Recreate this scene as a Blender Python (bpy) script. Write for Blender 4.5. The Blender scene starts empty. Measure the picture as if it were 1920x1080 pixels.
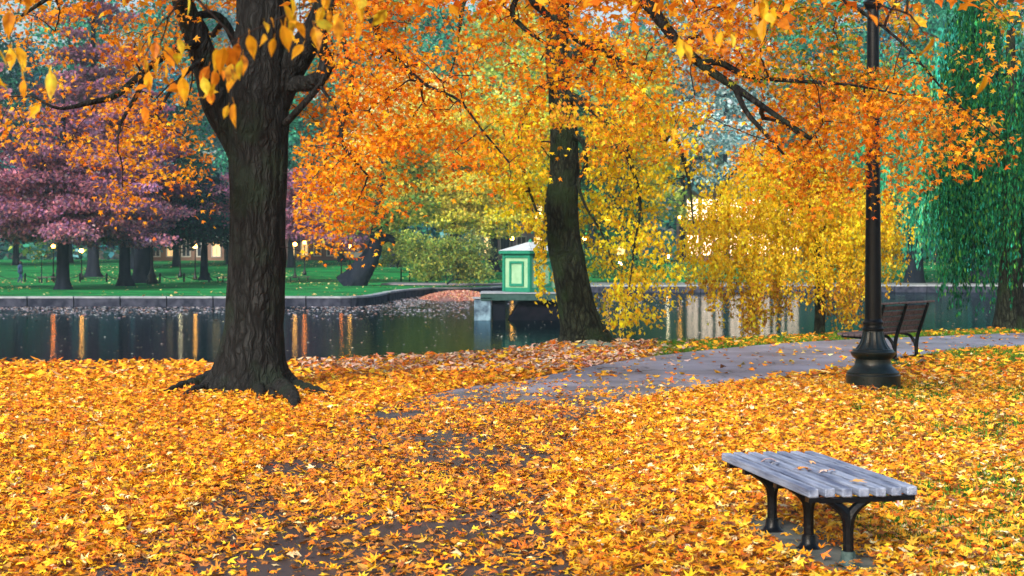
import bpy, bmesh, math, random
import numpy as np
from mathutils import Vector, Matrix
S = bpy.context.scene
COL = S.collection
R = math.radians
# ---------------------------------------------------------------- camera, sky, sun, exposure
F = 2900.0; HOR = 485.0; EYE = 1.6           # focal length in px of the 1920 px frame, horizon row, eye height
cd = bpy.data.cameras.new('camera'); cam = bpy.data.objects.new('camera', cd); COL.objects.link(cam)
cam.location = (0, 0, EYE); cam.rotation_euler = (R(90), 0, 0)
cd.sensor_width = 36; cd.lens = F/1920*36; cd.shift_y = -(540-HOR)/1920
cd.clip_start = 0.1; cd.clip_end = 3000
cd.dof.use_dof = True; cd.dof.focus_distance = 13.0; cd.dof.aperture_fstop = 5.6
S.camera = cam
SUN_EL, SUN_AZ = 31, 205                      # degrees; azimuth clockwise from +Y (behind the camera, left)
w = bpy.data.worlds.new("World"); S.world = w; w.use_nodes = True
nt = w.node_tree; bg = nt.nodes['Background']
sky = nt.nodes.new('ShaderNodeTexSky'); sky.sky_type = 'NISHITA'; sky.sun_disc = False
sky.sun_elevation = R(SUN_EL); sky.sun_rotation = R(SUN_AZ); sky.air_density = 1.2; sky.dust_density = 4.0; sky.ozone_density = 1.0
nt.links.new(sky.outputs[0], bg.inputs[0]); bg.inputs[1].default_value = 0.13
sl = bpy.data.lights.new('sun', 'SUN'); sl.energy = 3.0; sl.angle = R(9); sl.color = (1, .93, .82)
so = bpy.data.objects.new('sun', sl); COL.objects.link(so)
sd = Vector((math.sin(R(SUN_AZ))*math.cos(R(SUN_EL)), math.cos(R(SUN_AZ))*math.cos(R(SUN_EL)), math.sin(R(SUN_EL))))
so.rotation_euler = sd.to_track_quat('Z', 'Y').to_euler(); so.location = (0, 0, 60)
S.view_settings.view_transform = 'Standard'; S.view_settings.look = 'None'
S.view_settings.exposure = 0.72; S.view_settings.gamma = 1
S.cycles.use_denoising = True; S.cycles.max_bounces = 7; S.cycles.diffuse_bounces = 3; S.cycles.glossy_bounces = 3
S.cycles.transmission_bounces = 3; S.cycles.transparent_max_bounces = 8; S.cycles.volume_bounces = 0
S.cycles.sample_clamp_indirect = 6; S.cycles.caustics_reflective = False; S.cycles.caustics_refractive = False

rng = np.random.default_rng(11); random.seed(5)
def P(px, py, d): return np.array([(px-960)/F*d, d, EYE-(py-HOR)/F*d])
def G(px, py, z=0.0):
    d = (EYE-z)*F/(py-HOR); return np.array([(px-960)/F*d, d, z])
# ---------------------------------------------------------------- materials
def newmat(name):
    m = bpy.data.materials.new(name); m.use_nodes = True
    return m, m.node_tree, m.node_tree.nodes['Principled BSDF']
def mat(name, c1, c2=None, scale=8, rough=.8, bump=0., bscale=None, metal=0, stretch=(1, 1, 1), spec=.22, detail=6, coat=0):
    m, t, p = newmat(name); N, L = t.nodes, t.links
    p.inputs['Roughness'].default_value = rough; p.inputs['Metallic'].default_value = metal
    p.inputs['Specular IOR Level'].default_value = spec
    p.inputs['Coat Weight'].default_value = coat
    p.inputs['Base Color'].default_value = (*c1, 1)
    tc = N.new('ShaderNodeTexCoord'); mp = N.new('ShaderNodeMapping'); mp.inputs['Scale'].default_value = stretch
    L.new(tc.outputs['Object'], mp.inputs[0])
    if c2:
        nz = N.new('ShaderNodeTexNoise'); nz.inputs['Scale'].default_value = scale; nz.inputs['Detail'].default_value = detail
        L.new(mp.outputs[0], nz.inputs[0])
        cr = N.new('ShaderNodeValToRGB'); cr.color_ramp.elements[0].position = .35; cr.color_ramp.elements[1].position = .65
        cr.color_ramp.elements[0].color = (*c1, 1); cr.color_ramp.elements[1].color = (*c2, 1)
        L.new(nz.outputs[0], cr.inputs[0]); L.new(cr.outputs[0], p.inputs['Base Color'])
    if bump:
        n2 = N.new('ShaderNodeTexNoise'); n2.inputs['Scale'].default_value = bscale or scale*3; n2.inputs['Detail'].default_value = 8
        L.new(mp.outputs[0], n2.inputs[0])
        b = N.new('ShaderNodeBump'); b.inputs['Strength'].default_value = bump; b.inputs['Distance'].default_value = .02
        L.new(n2.outputs[0], b.inputs['Height']); L.new(b.outputs[0], p.inputs['Normal'])
    return m
def leafmat(name, trans=.5, rough=.55, spec=.3):
    m, t, p = newmat(name); N, L = t.nodes, t.links
    a = N.new('ShaderNodeVertexColor'); a.layer_name = 'Col'
    L.new(a.outputs[0], p.inputs['Base Color']); p.inputs['Roughness'].default_value = rough
    p.inputs['Specular IOR Level'].default_value = spec
    tr = N.new('ShaderNodeBsdfTranslucent'); L.new(a.outputs[0], tr.inputs[0])
    mx = N.new('ShaderNodeMixShader'); mx.inputs[0].default_value = trans
    L.new(p.outputs[0], mx.inputs[1]); L.new(tr.outputs[0], mx.inputs[2]); L.new(mx.outputs[0], N['Material Output'].inputs[0])
    return m
def emit(name, c, s):
    m, t, p = newmat(name); p.inputs['Base Color'].default_value = (*c, 1)
    p.inputs['Emission Color'].default_value = (*c, 1); p.inputs['Emission Strength'].default_value = s; return m
M = {}
M['leaf'] = leafmat('leaf_foliage'); M['litter'] = leafmat('fallen_leaf', .12, .6, .3)
M['farleaf'] = leafmat('far_foliage', .42, .8, .1); M['grassblade'] = leafmat('grass_blade', .25, .6, .2)
M['metal'] = mat('cast_iron_black', (.0015, .0025, .005), (.003, .005, .008), 20, .34, .15, 60, spec=.2)
M['postgreen'] = mat('cast_iron_green', (.002, .006, .007), (.004, .012, .013), 14, .3, .2, 50, spec=.35, coat=.12)
M['padiron'] = mat('worn_iron_foot', (.01, .03, .032), (.06, .10, .10), 25, .7, .3, 60)
M['farbark'] = mat('far_bark', (.006, .009, .018), (.016, .020, .032), 3, .95, .8, 8, stretch=(1, 1, .2), spec=.05)
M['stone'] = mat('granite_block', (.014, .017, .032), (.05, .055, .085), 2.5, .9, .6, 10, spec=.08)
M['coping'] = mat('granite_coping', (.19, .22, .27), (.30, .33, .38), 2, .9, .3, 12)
M['concrete'] = mat('damp_concrete', (.07, .08, .075), (.13, .14, .13), 6, .85, .3, 60)

def bark(name, c1, c2, sc, strength=1, moss=None):
    m, t, p = newmat(name); N, L = t.nodes, t.links
    def ramp(src, p0, p1, a=(0, 0, 0, 1), b=(1, 1, 1, 1)):
        r = N.new('ShaderNodeValToRGB'); e = r.color_ramp.elements; e[0].position = p0; e[1].position = p1; e[0].color = a; e[1].color = b; L.new(src, r.inputs[0]); return r.outputs[0]
    tc = N.new('ShaderNodeTexCoord'); dn = N.new('ShaderNodeTexNoise'); dn.inputs['Scale'].default_value = 3.5; dn.inputs['Detail'].default_value = 6; L.new(tc.outputs['Object'], dn.inputs[0])
    va = N.new('ShaderNodeVectorMath'); va.operation = 'MULTIPLY_ADD'; va.inputs[1].default_value = (.16, .16, .16); L.new(dn.outputs['Color'], va.inputs[0]); L.new(tc.outputs['Object'], va.inputs[2])
    mp = N.new('ShaderNodeMapping'); mp.inputs['Scale'].default_value = (1, 1, .21); L.new(va.outputs[0], mp.inputs[0])
    v = N.new('ShaderNodeTexVoronoi'); v.feature = 'DISTANCE_TO_EDGE'; v.inputs['Scale'].default_value = sc; L.new(mp.outputs[0], v.inputs[0])
    v2 = N.new('ShaderNodeTexVoronoi'); v2.feature = 'DISTANCE_TO_EDGE'; v2.inputs['Scale'].default_value = sc*2.3; L.new(mp.outputs[0], v2.inputs[0])
    n = N.new('ShaderNodeTexNoise'); n.inputs['Scale'].default_value = 30; n.inputs['Detail'].default_value = 6; L.new(mp.outputs[0], n.inputs[0])
    e1 = ramp(v.outputs[0], .0, .22); e2 = ramp(v2.outputs[0], 0, .2, (.35, .35, .35, 1))
    mu = N.new('ShaderNodeMixRGB'); mu.blend_type = 'MULTIPLY'; mu.inputs[0].default_value = 1; L.new(e1, mu.inputs[1]); L.new(e2, mu.inputs[2])
    m2 = N.new('ShaderNodeMixRGB'); m2.blend_type = 'MULTIPLY'; m2.inputs[0].default_value = .7; L.new(mu.outputs[0], m2.inputs[1]); L.new(n.outputs[0], m2.inputs[2])
    out = ramp(m2.outputs[0], .02, .7, (*c1, 1), (*c2, 1))
    if moss:
        mx = N.new('ShaderNodeMixRGB'); mx.inputs[2].default_value = (*moss, 1); n3 = N.new('ShaderNodeTexNoise'); n3.inputs['Scale'].default_value = 2.1; n3.inputs['Detail'].default_value = 8; L.new(tc.outputs['Object'], n3.inputs[0])
        L.new(ramp(n3.outputs[0], .5, .64), mx.inputs[0]); L.new(out, mx.inputs[1]); out = mx.outputs[0]
    L.new(out, p.inputs['Base Color']); p.inputs['Roughness'].default_value = .9; p.inputs['Specular IOR Level'].default_value = .25
    b = N.new('ShaderNodeBump'); b.inputs['Strength'].default_value = strength; b.inputs['Distance'].default_value = .05
    L.new(m2.outputs[0], b.inputs['Height']); L.new(b.outputs[0], p.inputs['Normal'])
    return m
M['bark'] = bark('maple_bark', (.001, .001, .0015), (.020, .022, .024), 9, 1.0, (.008, .015, .010))
M['bark2'] = bark('greenish_bark', (.002, .003, .002), (.040, .052, .034), 11, 1.0, (.016, .032, .012))
M['twig'] = mat('twig_bark', (.012, .008, .008), (.03, .02, .018), 10, .8)
# ---------------------------------------------------------------- mesh helpers
def meshobj(name, V, Fc, m, parent=None, colors=None, smooth=False, loc=None):
    """V (n,3), Fc: (k,3) or (k,4) array or list of polygons, world coordinates; an Empty parent sits at its own place"""
    me = bpy.data.meshes.new(name)
    V = np.asarray(V, dtype=np.float32)
    off = np.zeros(3, dtype=np.float32)
    if parent is not None:
        q = parent
        while q is not None: off += np.array(q.location, dtype=np.float32); q = q.parent
    elif loc is not None: off = np.array(loc, dtype=np.float32)
    V = V-off
    if isinstance(Fc, np.ndarray):
        k, s = Fc.shape
        me.vertices.add(len(V)); me.vertices.foreach_set('co', V.ravel())
        me.loops.add(k*s); me.loops.foreach_set('vertex_index', Fc.astype(np.int32).ravel())
        me.polygons.add(k); me.polygons.foreach_set('loop_start', np.arange(0, k*s, s, dtype=np.int32))
        me.update(calc_edges=True)
    else:
        me.from_pydata(V.tolist(), [], Fc); me.update()
    if colors is not None:
        a = me.color_attributes.new('Col', 'FLOAT_COLOR', 'POINT')
        c = np.ones((len(V), 4), dtype=np.float32); c[:, :3] = colors; a.data.foreach_set('color', c.ravel())
    me.polygons.foreach_set('use_smooth', np.full(len(me.polygons), smooth))
    me.materials.append(m)
    o = bpy.data.objects.new(name, me); COL.objects.link(o)
    if parent is not None: o.parent = parent
    elif loc is not None: o.location = loc
    return o
def tag(o, label=None, cat=None, group=None, kind=None):
    if label: o['label'] = label
    if cat: o['category'] = cat
    if group: o['group'] = group
    if kind: o['kind'] = kind
    return o
def empty(name, loc, label, cat, group=None):
    o = bpy.data.objects.new(name, None); COL.objects.link(o); o.location = [float(v) for v in loc]; o.empty_display_size = .2
    return tag(o, label, cat, group)
def copy_tree(o, parent=None):
    c = o.copy(); COL.objects.link(c); c.parent = parent
    for ch in list(o.children): copy_tree(ch, c)
    return c
class MB:
    def __init__(s): s.v = []; s.f = []
    def add(s, V, Fc):
        n = len(s.v); s.v += [tuple(map(float, p)) for p in V]; s.f += [tuple(int(i)+n for i in f) for f in Fc]; return s
    def box(s, c, size, rz=0, ry=0, rx=0, bev=0):
        x, y, z = [k/2 for k in size]
        if bev:
            bm = bmesh.new(); bmesh.ops.create_cube(bm, size=1)
            for v in bm.verts: v.co = Vector((v.co.x*size[0], v.co.y*size[1], v.co.z*size[2]))
            bmesh.ops.bevel(bm, geom=bm.edges[:], offset=bev, segments=1, affect='EDGES', profile=.5)
            V = [tuple(v.co) for v in bm.verts]; bm.verts.index_update(); Fc = [[v.index for v in f.verts] for f in bm.faces]; bm.free()
        else:
            V = [(a*x, b*y, d*z) for d in (-1, 1) for b in (-1, 1) for a in (-1, 1)]
            Fc = [(0, 2, 3, 1), (4, 5, 7, 6), (0, 1, 5, 4), (2, 6, 7, 3), (0, 4, 6, 2), (1, 3, 7, 5)]
        Mx = Matrix.Rotation(rz, 3, 'Z') @ Matrix.Rotation(ry, 3, 'Y') @ Matrix.Rotation(rx, 3, 'X')
        return s.add([Mx @ Vector(p)+Vector(c) for p in V], Fc)
    def tube(s, pts, rad, n=8, cap=True):
        V, Fc = tube(pts, rad, n, cap); return s.add(V, Fc)
    def lathe(s, prof, n=32, c=(0, 0, 0), flute=None):
        V = []; 
        for i, (r, z) in enumerate(prof):
            for k in range(n):
                a = 2*math.pi*k/n; rr = r
                if flute and flute[0] <= z <= flute[1]: rr = r*(1-.06*(k % 2))
                V.append((c[0]+rr*math.cos(a), c[1]+rr*math.sin(a), c[2]+z))
        Fc = [(i*n+k, i*n+(k+1) % n, (i+1)*n+(k+1) % n, (i+1)*n+k) for i in range(len(prof)-1) for k in range(n)]
        Fc.append(tuple(range(n))[::-1]); Fc.append(tuple((len(prof)-1)*n+k for k in range(n)))
        return s.add(V, Fc)
    def prism(s, poly, z0, z1):
        n = len(poly); V = [(x, y, z0) for x, y in poly]+[(x, y, z1) for x, y in poly]
        return s.add(V, [tuple(range(n))[::-1], tuple(range(n, 2*n))]+[(i, (i+1) % n, n+(i+1) % n, n+i) for i in range(n)])
    def build(s, name, m, parent=None, smooth=False, world=False, loc=None):
        """local coordinates of the parent unless world=True"""
        if world: return meshobj(name, s.v, s.f, m, parent, smooth=smooth, loc=loc)
        o = meshobj(name, s.v, s.f, m, None, smooth=smooth)
        if parent is not None: o.parent = parent
        return o
def autosmooth(o, ang=35):
    me = o.data; bm = bmesh.new(); bm.from_mesh(me)
    for e in bm.edges: e.smooth = not (len(e.link_faces) == 2 and e.calc_face_angle(0) > R(ang))
    for f in bm.faces: f.smooth = True
    bm.to_mesh(me); bm.free(); return o
def frames(pts):
    pts = np.asarray(pts, float); T = np.gradient(pts, axis=0); T /= (np.linalg.norm(T, axis=1, keepdims=True)+1e-9)
    up = np.array([1., 0, 0]) if abs(T[0][0]) < .9 else np.array([0, 1., 0])
    U = []; u = up
    for t in T:
        u = u-t*np.dot(u, t); u = u/(np.linalg.norm(u)+1e-9); U.append(u)
    U = np.array(U); return T, U, np.cross(T, U)
def tube(pts, rad, n=6, cap=True):
    pts = np.asarray(pts, float); rad = np.broadcast_to(np.asarray(rad, float), (len(pts),))
    T, U, W = frames(pts); a = np.linspace(0, 2*np.pi, n, endpoint=False)
    V = pts[:, None]+rad[:, None, None]*(U[:, None]*np.cos(a)[None, :, None]+W[:, None]*np.sin(a)[None, :, None])
    i = np.arange(len(pts)-1)[:, None]*n; k = np.arange(n)[None]
    Fc = np.stack([i+k, i+(k+1) % n, i+n+(k+1) % n, i+n+k], -1).reshape(-1, 4).tolist()
    if cap: Fc += [list(range(n))[::-1], [(len(pts)-1)*n+q for q in range(n)]]
    return V.reshape(-1, 3), Fc
def smooth_path(pts, k=6):
    """Catmull-Rom through rows of any width"""
    p = np.asarray(pts, float); p = np.vstack([2*p[0]-p[1], p, 2*p[-1]-p[-2]]); out = []
    for i in range(1, len(p)-2):
        for t in np.linspace(0, 1, k, endpoint=False):
            out.append(.5*((2*p[i])+(-p[i-1]+p[i+1])*t+(2*p[i-1]-5*p[i]+4*p[i+1]-p[i+2])*t*t+(-p[i-1]+3*p[i]-3*p[i+1]+p[i+2])*t**3))
    out.append(p[-2]); return np.array(out)
# value noise
_tab = np.random.default_rng(3).random((64, 64, 64))
def vnoise(x, y, z=0.0):
    x, y, z = np.broadcast_arrays(np.asarray(x, float), y, z)
    xi, yi, zi = np.floor(x).astype(int), np.floor(y).astype(int), np.floor(z).astype(int)
    fx, fy, fz = x-xi, y-yi, z-zi; fx = fx*fx*(3-2*fx); fy = fy*fy*(3-2*fy); fz = fz*fz*(3-2*fz)
    g = lambda a, b, c: _tab[(xi+a) & 63, (yi+b) & 63, (zi+c) & 63]
    l = lambda a, b, t: a+(b-a)*t
    return l(l(l(g(0, 0, 0), g(1, 0, 0), fx), l(g(0, 1, 0), g(1, 1, 0), fx), fy), l(l(g(0, 0, 1), g(1, 0, 1), fx), l(g(0, 1, 1), g(1, 1, 1), fx), fy), fz)
# ---------------------------------------------------------------- leaves
def leaf_maple(detail=True):
    tips = [(90, .60), (38, .56), (142, .56), (-18, .44), (198, .44)]
    pts = []
    order = [(-90, .12), (-52, .22), (-18, .44), (10, .25), (38, .56), (62, .27), (90, .62), (118, .27), (142, .56), (170, .25), (198, .44), (232, .22)]
    V = [(0, 0, .05)]
    for a, r in order:
        z = -.08*(r/.6)**2 if r > .3 else .03
        V.append((r*math.cos(R(a)), r*math.sin(R(a)), z))
    Fc = [(0, i, i+1) for i in range(1, 12)]+[(0, 12, 1)]
    return np.array(V), np.array(Fc)
def leaf_tri():
    return np.array([(0, -.5, 0), (.38, .0, -.06), (.16, .18, .02), (0, .55, 0), (-.16, .18, .02), (-.38, 0, -.06)]), np.array([(0, 1, 2), (0, 2, 3), (0, 3, 4), (0, 4, 5)])
def leaf_diamond(wd=.5):
    return np.array([(0, -.5, 0), (wd/2, 0, .05), (0, .5, 0), (-wd/2, 0, .05)]), np.array([(0, 1, 2), (0, 2, 3)])
def leaf_ovate():
    ys = [-.5, -.35, -.15, .08, .28, .42, .56]; ws = [0, .15, .23, .20, .12, .045, 0]
    V = []; 
    for y, q in zip(ys, ws):
        z = -.16*(y+.1)**2
        V += [(0, y, z), (q, y, z+.35*q), (-q, y, z+.35*q)]
    Fc = []
    for i in range(6):
        a, b = 3*i, 3*i+3
        Fc += [(a, a+1, b+1), (a, b+1, b), (a, b, b+2), (a, b+2, a+2)]
    n0 = len(V); V += [(-.012, -.5, 0), (.012, -.5, 0), (.03, -.72, .06), (.01, -.72, .06)]; Fc += [(n0, n0+1, n0+2), (n0, n0+2, n0+3)]
    return np.array(V), np.array(Fc)
def rot_from(yaw, pitch, roll):
    cy, sy, cp, sp, cr, sr = np.cos(yaw), np.sin(yaw), np.cos(pitch), np.sin(pitch), np.cos(roll), np.sin(roll)
    o = np.zeros_like(cy); i = np.ones_like(cy)
    Z = np.stack([cy, -sy, o, sy, cy, o, o, o, i], -1).reshape(-1, 3, 3)
    X = np.stack([i, o, o, o, cp, -sp, o, sp, cp], -1).reshape(-1, 3, 3)
    Y = np.stack([cr, o, sr, o, i, o, -sr, o, cr], -1).reshape(-1, 3, 3)
    return Z @ X @ Y
def leaves(name, tmpl, pos, rot, size, cols, m, parent=None, loc=None, bend=0.0, vj=0.0):
    TV, TF = tmpl; n = len(pos); k = len(TV)
    size = np.broadcast_to(size, (n,))
    T = np.repeat(TV[None], n, 0)
    if bend:
        bz = rng.uniform(-bend, bend, n)[:, None]
        T = T.copy(); T[:, :, 2] += bz*(T[:, :, 0]**2)*3+rng.uniform(-bend, bend, n)[:, None]*(T[:, :, 1]**2)*3
        T[:, :, :2] *= rng.uniform(.75, 1.1, (n, 1, 2))
    V = np.einsum('nij,nkj->nki', rot, T)*size[:, None, None]+pos[:, None]
    Fc = (TF[None]+(np.arange(n)*k)[:, None, None]).reshape(-1, 3)
    C = np.repeat(cols[:, None], k, 1)
    if vj:                                       # blotches and browned margins of the leaf itself
        q = rng.normal(0, vj, (n, k, 1)); C = np.clip(C*np.exp(q*np.array([.7, 1.0, 1.0])), .002, .97)
        old = (rng.random((n, 1)) < .3) & (rng.random((n, k)) < .3); C[old] *= np.array([.45, .32, .5])
    C = C.reshape(-1, 3)
    return meshobj(name, V.reshape(-1, 3), Fc, m, parent, C, loc=loc)
def pal(cols, wts, n, jit=.12, r=None):
    r = r or rng
    c = np.array(cols)[r.choice(len(cols), n, p=np.array(wts)/sum(wts))]
    return np.clip(c*(1+r.normal(0, jit, (n, 1)))*(1+r.normal(0, jit*.4, (n, 3))), 0.002, .95)
# ---------------------------------------------------------------- branch growth
class Skel:
    """polylines -> growing set of nodes; grow() joins every attractor to the nearest wood"""
    def __init__(s): s.p = []; s.r = []; s.lines = []
    def line(s, pts, rad, k=5):
        q = smooth_path(np.column_stack([pts, rad]), k); s.lines.append((q[:, :3], q[:, 3]))
        s.p += list(q[:, :3]); s.r += list(q[:, 3]); return s
    def grow(s, att, sag=.12, tip=.006, k=4, wig=.06, gain=.5):
        nodes = np.array(s.p); N0 = len(nodes); rcap = list(s.r); par = [-1]*N0; cnt = [0]*N0; twigs = []
        d0 = np.array([np.min(np.linalg.norm(nodes-a, axis=1)) for a in att]); P_ = nodes.copy()
        for idx in np.argsort(d0):
            a = att[idx]; d = np.linalg.norm(P_-a, axis=1); j = int(np.argmin(d)); st = P_[j]; L = d[j]
            mid = (st+a)/2+np.array([0, 0, sag*L])+rng.normal(0, wig*L, 3)
            ids = [j]; new = []
            for t in np.linspace(0, 1, k+1)[1:]:
                q = (1-t)**2*st+2*t*(1-t)*mid+t*t*a+rng.normal(0, wig*.18*L, 3)*(t < 1)
                new.append(q); par.append(ids[-1]); ids.append(len(par)-1); cnt.append(0); rcap.append(9)
            cnt[-1] = 1; P_ = np.vstack([P_, new]); twigs.append(ids)
        for i in range(len(par)-1, N0-1, -1):
            if par[i] >= 0: cnt[par[i]] += cnt[i]
        rad = [s.r[i] if i < N0 else tip*max(cnt[i], .6)**gain for i in range(len(par))]
        for i in range(N0, len(par)): rad[i] = min(rad[i], rad[par[i]]*.9)
        s.twigs = [(P_[ids], np.array([min(rad[ids[0]], rad[ids[1]]*1.2)]+[rad[q] for q in ids[1:]])) for ids in twigs]
        return s
def wood(name, lines, m, parent, n=6):
    mb_v = []; mb_f = []; c = 0
    for p, r in lines:
        V, Fc = tube(p, r, n, True); mb_v.append(V); mb_f += [[i+c for i in f] for f in Fc]; c += len(V)
    return meshobj(name, np.vstack(mb_v), mb_f, m, parent, smooth=True)
def trunk_mesh(name, path, m, parent, n=72, k=14, rough=.05, flare=None, seed=0, ridges=(9, 1.3)):
    """path rows: x y z r ; bark furrows are modelled"""
    q = smooth_path(path, k); pts = q[:, :3]; rad = q[:, 3]
    T, U, W = frames(pts); a = np.linspace(0, 2*np.pi, n, endpoint=False)
    A, Z = np.meshgrid(a, pts[:, 2])
    ca, sa = np.cos(A), np.sin(A)
    nz = vnoise(ca*ridges[0]/2+20+seed, sa*ridges[0]/2+20, Z*ridges[1]+seed); n2 = vnoise(ca*ridges[0]*1.1+7, sa*ridges[0]*1.1+9, Z*ridges[1]*2.6+seed)
    rr = rad[:, None]*(1+rough*2.2*(np.abs(nz-.5)*2-.45)+rough*1.2*(n2-.5)+.10*(vnoise(ca*1.1+3+seed, sa*1.1+5, Z*.7)-.5))
    if flare:
        for ang, amp, hgt, wid in flare:
            dd = np.abs((A-ang+np.pi) % (2*np.pi)-np.pi); zz = np.clip((Z-pts[0, 2])/hgt, 0, 1)
            rr = rr+amp*np.exp(-(dd/wid)**2)*(1-zz)**3
    V = pts[:, None]+rr[..., None]*(U[:, None]*ca[..., None]+W[:, None]*sa[..., None])
    i = np.arange(len(pts)-1)[:, None]*n; kk = np.arange(n)[None]
    Fc = np.stack([i+kk, i+(kk+1) % n, i+n+(kk+1) % n, i+n+kk], -1).reshape(-1, 4)
    return meshobj(name, V.reshape(-1, 3), Fc, m, parent, smooth=True), (pts, rad)
# ---------------------------------------------------------------- SETTING: near bank, path, pond, far land
WZ = -0.8; FZ = -0.31                         # water level, far lawn level
def shore_near(x):
    X = [-80, -25, -7.7, -3.3, -2.7, -.7, .35, .9, 1.9, 2.6, 2.94, 4.6, 6.4, 9.2, 11.5, 20, 80]
    D = [20, 22.6, 23.4, 23.4, 24.2, 25.6, 27.2, 29.6, 29.7, 29.3, 29.4, 30.5, 32.3, 33.4, 34.6, 37, 42]
    return np.interp(x, X, D)+.10*np.sin(x*3.1)+.06*np.sin(x*7.7+1)
xs = np.unique(np.concatenate([np.linspace(-80, -12, 30), np.linspace(-12, 14, 150), np.linspace(14, 80, 30)]))
ts = np.concatenate([np.linspace(0, .97, 40), [.985, 1.0]])
rows = []
D1 = shore_near(xs)
for t in ts:
    y = -30+(D1+30)*t; z = .015*np.sin(xs*1.3)*np.sin(y*.9) if t < .95 else 0*xs-.01
    rows.append(np.stack([xs, y, np.broadcast_to(z, xs.shape)-.02*(t > .98)], -1))
for dy, z in ((.18, -.12), (.35, -.45), (.6, -.9), (1.5, -1.4)):
    rows.append(np.stack([xs, D1+dy, 0*xs+z], -1))
Vg = np.vstack(rows); nx = len(xs); i = np.arange(len(rows)-1)[:, None]*nx; kk = np.arange(nx-1)[None]
Fg = np.stack([i+kk, i+kk+1, i+nx+kk+1, i+nx+kk], -1).reshape(-1, 4)
def ground_mat():
    m, t, p = newmat('leafy_soil'); N, L = t.nodes, t.links
    tc = N.new('ShaderNodeTexCoord'); v = N.new('ShaderNodeTexVoronoi'); v.inputs['Scale'].default_value = 14; v.inputs['Randomness'].default_value = 1
    L.new(tc.outputs['Object'], v.inputs[0])
    cr = N.new('ShaderNodeValToRGB'); e = cr.color_ramp.elements
    e[0].color = (.16, .05, .01, 1); e[1].color = (.5, .22, .02, 1); x = e.new(.35); x.color = (.05, .02, .01, 1); x = e.new(.6); x.color = (.32, .11, .012, 1)
    sp = N.new('ShaderNodeSeparateColor'); L.new(v.outputs['Color'], sp.inputs[0]); L.new(sp.outputs[0], cr.inputs[0])
    L.new(cr.outputs[0], p.inputs['Base Color']); p.inputs['Roughness'].default_value = .85
    b = N.new('ShaderNodeBump'); b.inputs['Strength'].default_value = .8; b.inputs['Distance'].default_value = .02; L.new(v.outputs[0], b.inputs['Height']); L.new(b.outputs[0], p.inputs['Normal'])
    return m
tag(meshobj('ground', Vg, Fg, ground_mat(), smooth=True), kind='structure')
# path
PATH_PX = [(1000, 712), (1100, 691), (1200, 674), (1300, 661), (1450, 647), (1600, 638), (1760, 632), (1940, 625), (2300, 616),
           (2300, 640), (1940, 652), (1790, 660), (1700, 676), (1600, 694), (1440, 712), (1280, 738), (1200, 752), (1120, 785), (1070, 840), (1035, 900), (1035, 1000), (1085, 1120), (1100, 1500),
           (-300, 1500), (120, 1120), (330, 990), (480, 890), (600, 815), (730, 765), (860, 732)]
PATH = np.array([G(a, b)[:2] for a, b in PATH_PX])
sp_ = smooth_path(np.vstack([PATH, PATH[:1]]), 5)[:-1]
def inpoly(x, y, poly):
    c = np.zeros(np.shape(x), bool); n = len(poly)
    for i in range(n):
        x0, y0 = poly[i]; x1, y1 = poly[(i+1) % n]
        if y0 == y1: continue
        c ^= ((y0 > y) != (y1 > y)) & (x < (x1-x0)*(y-y0)/(y1-y0)+x0)
    return c
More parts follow.
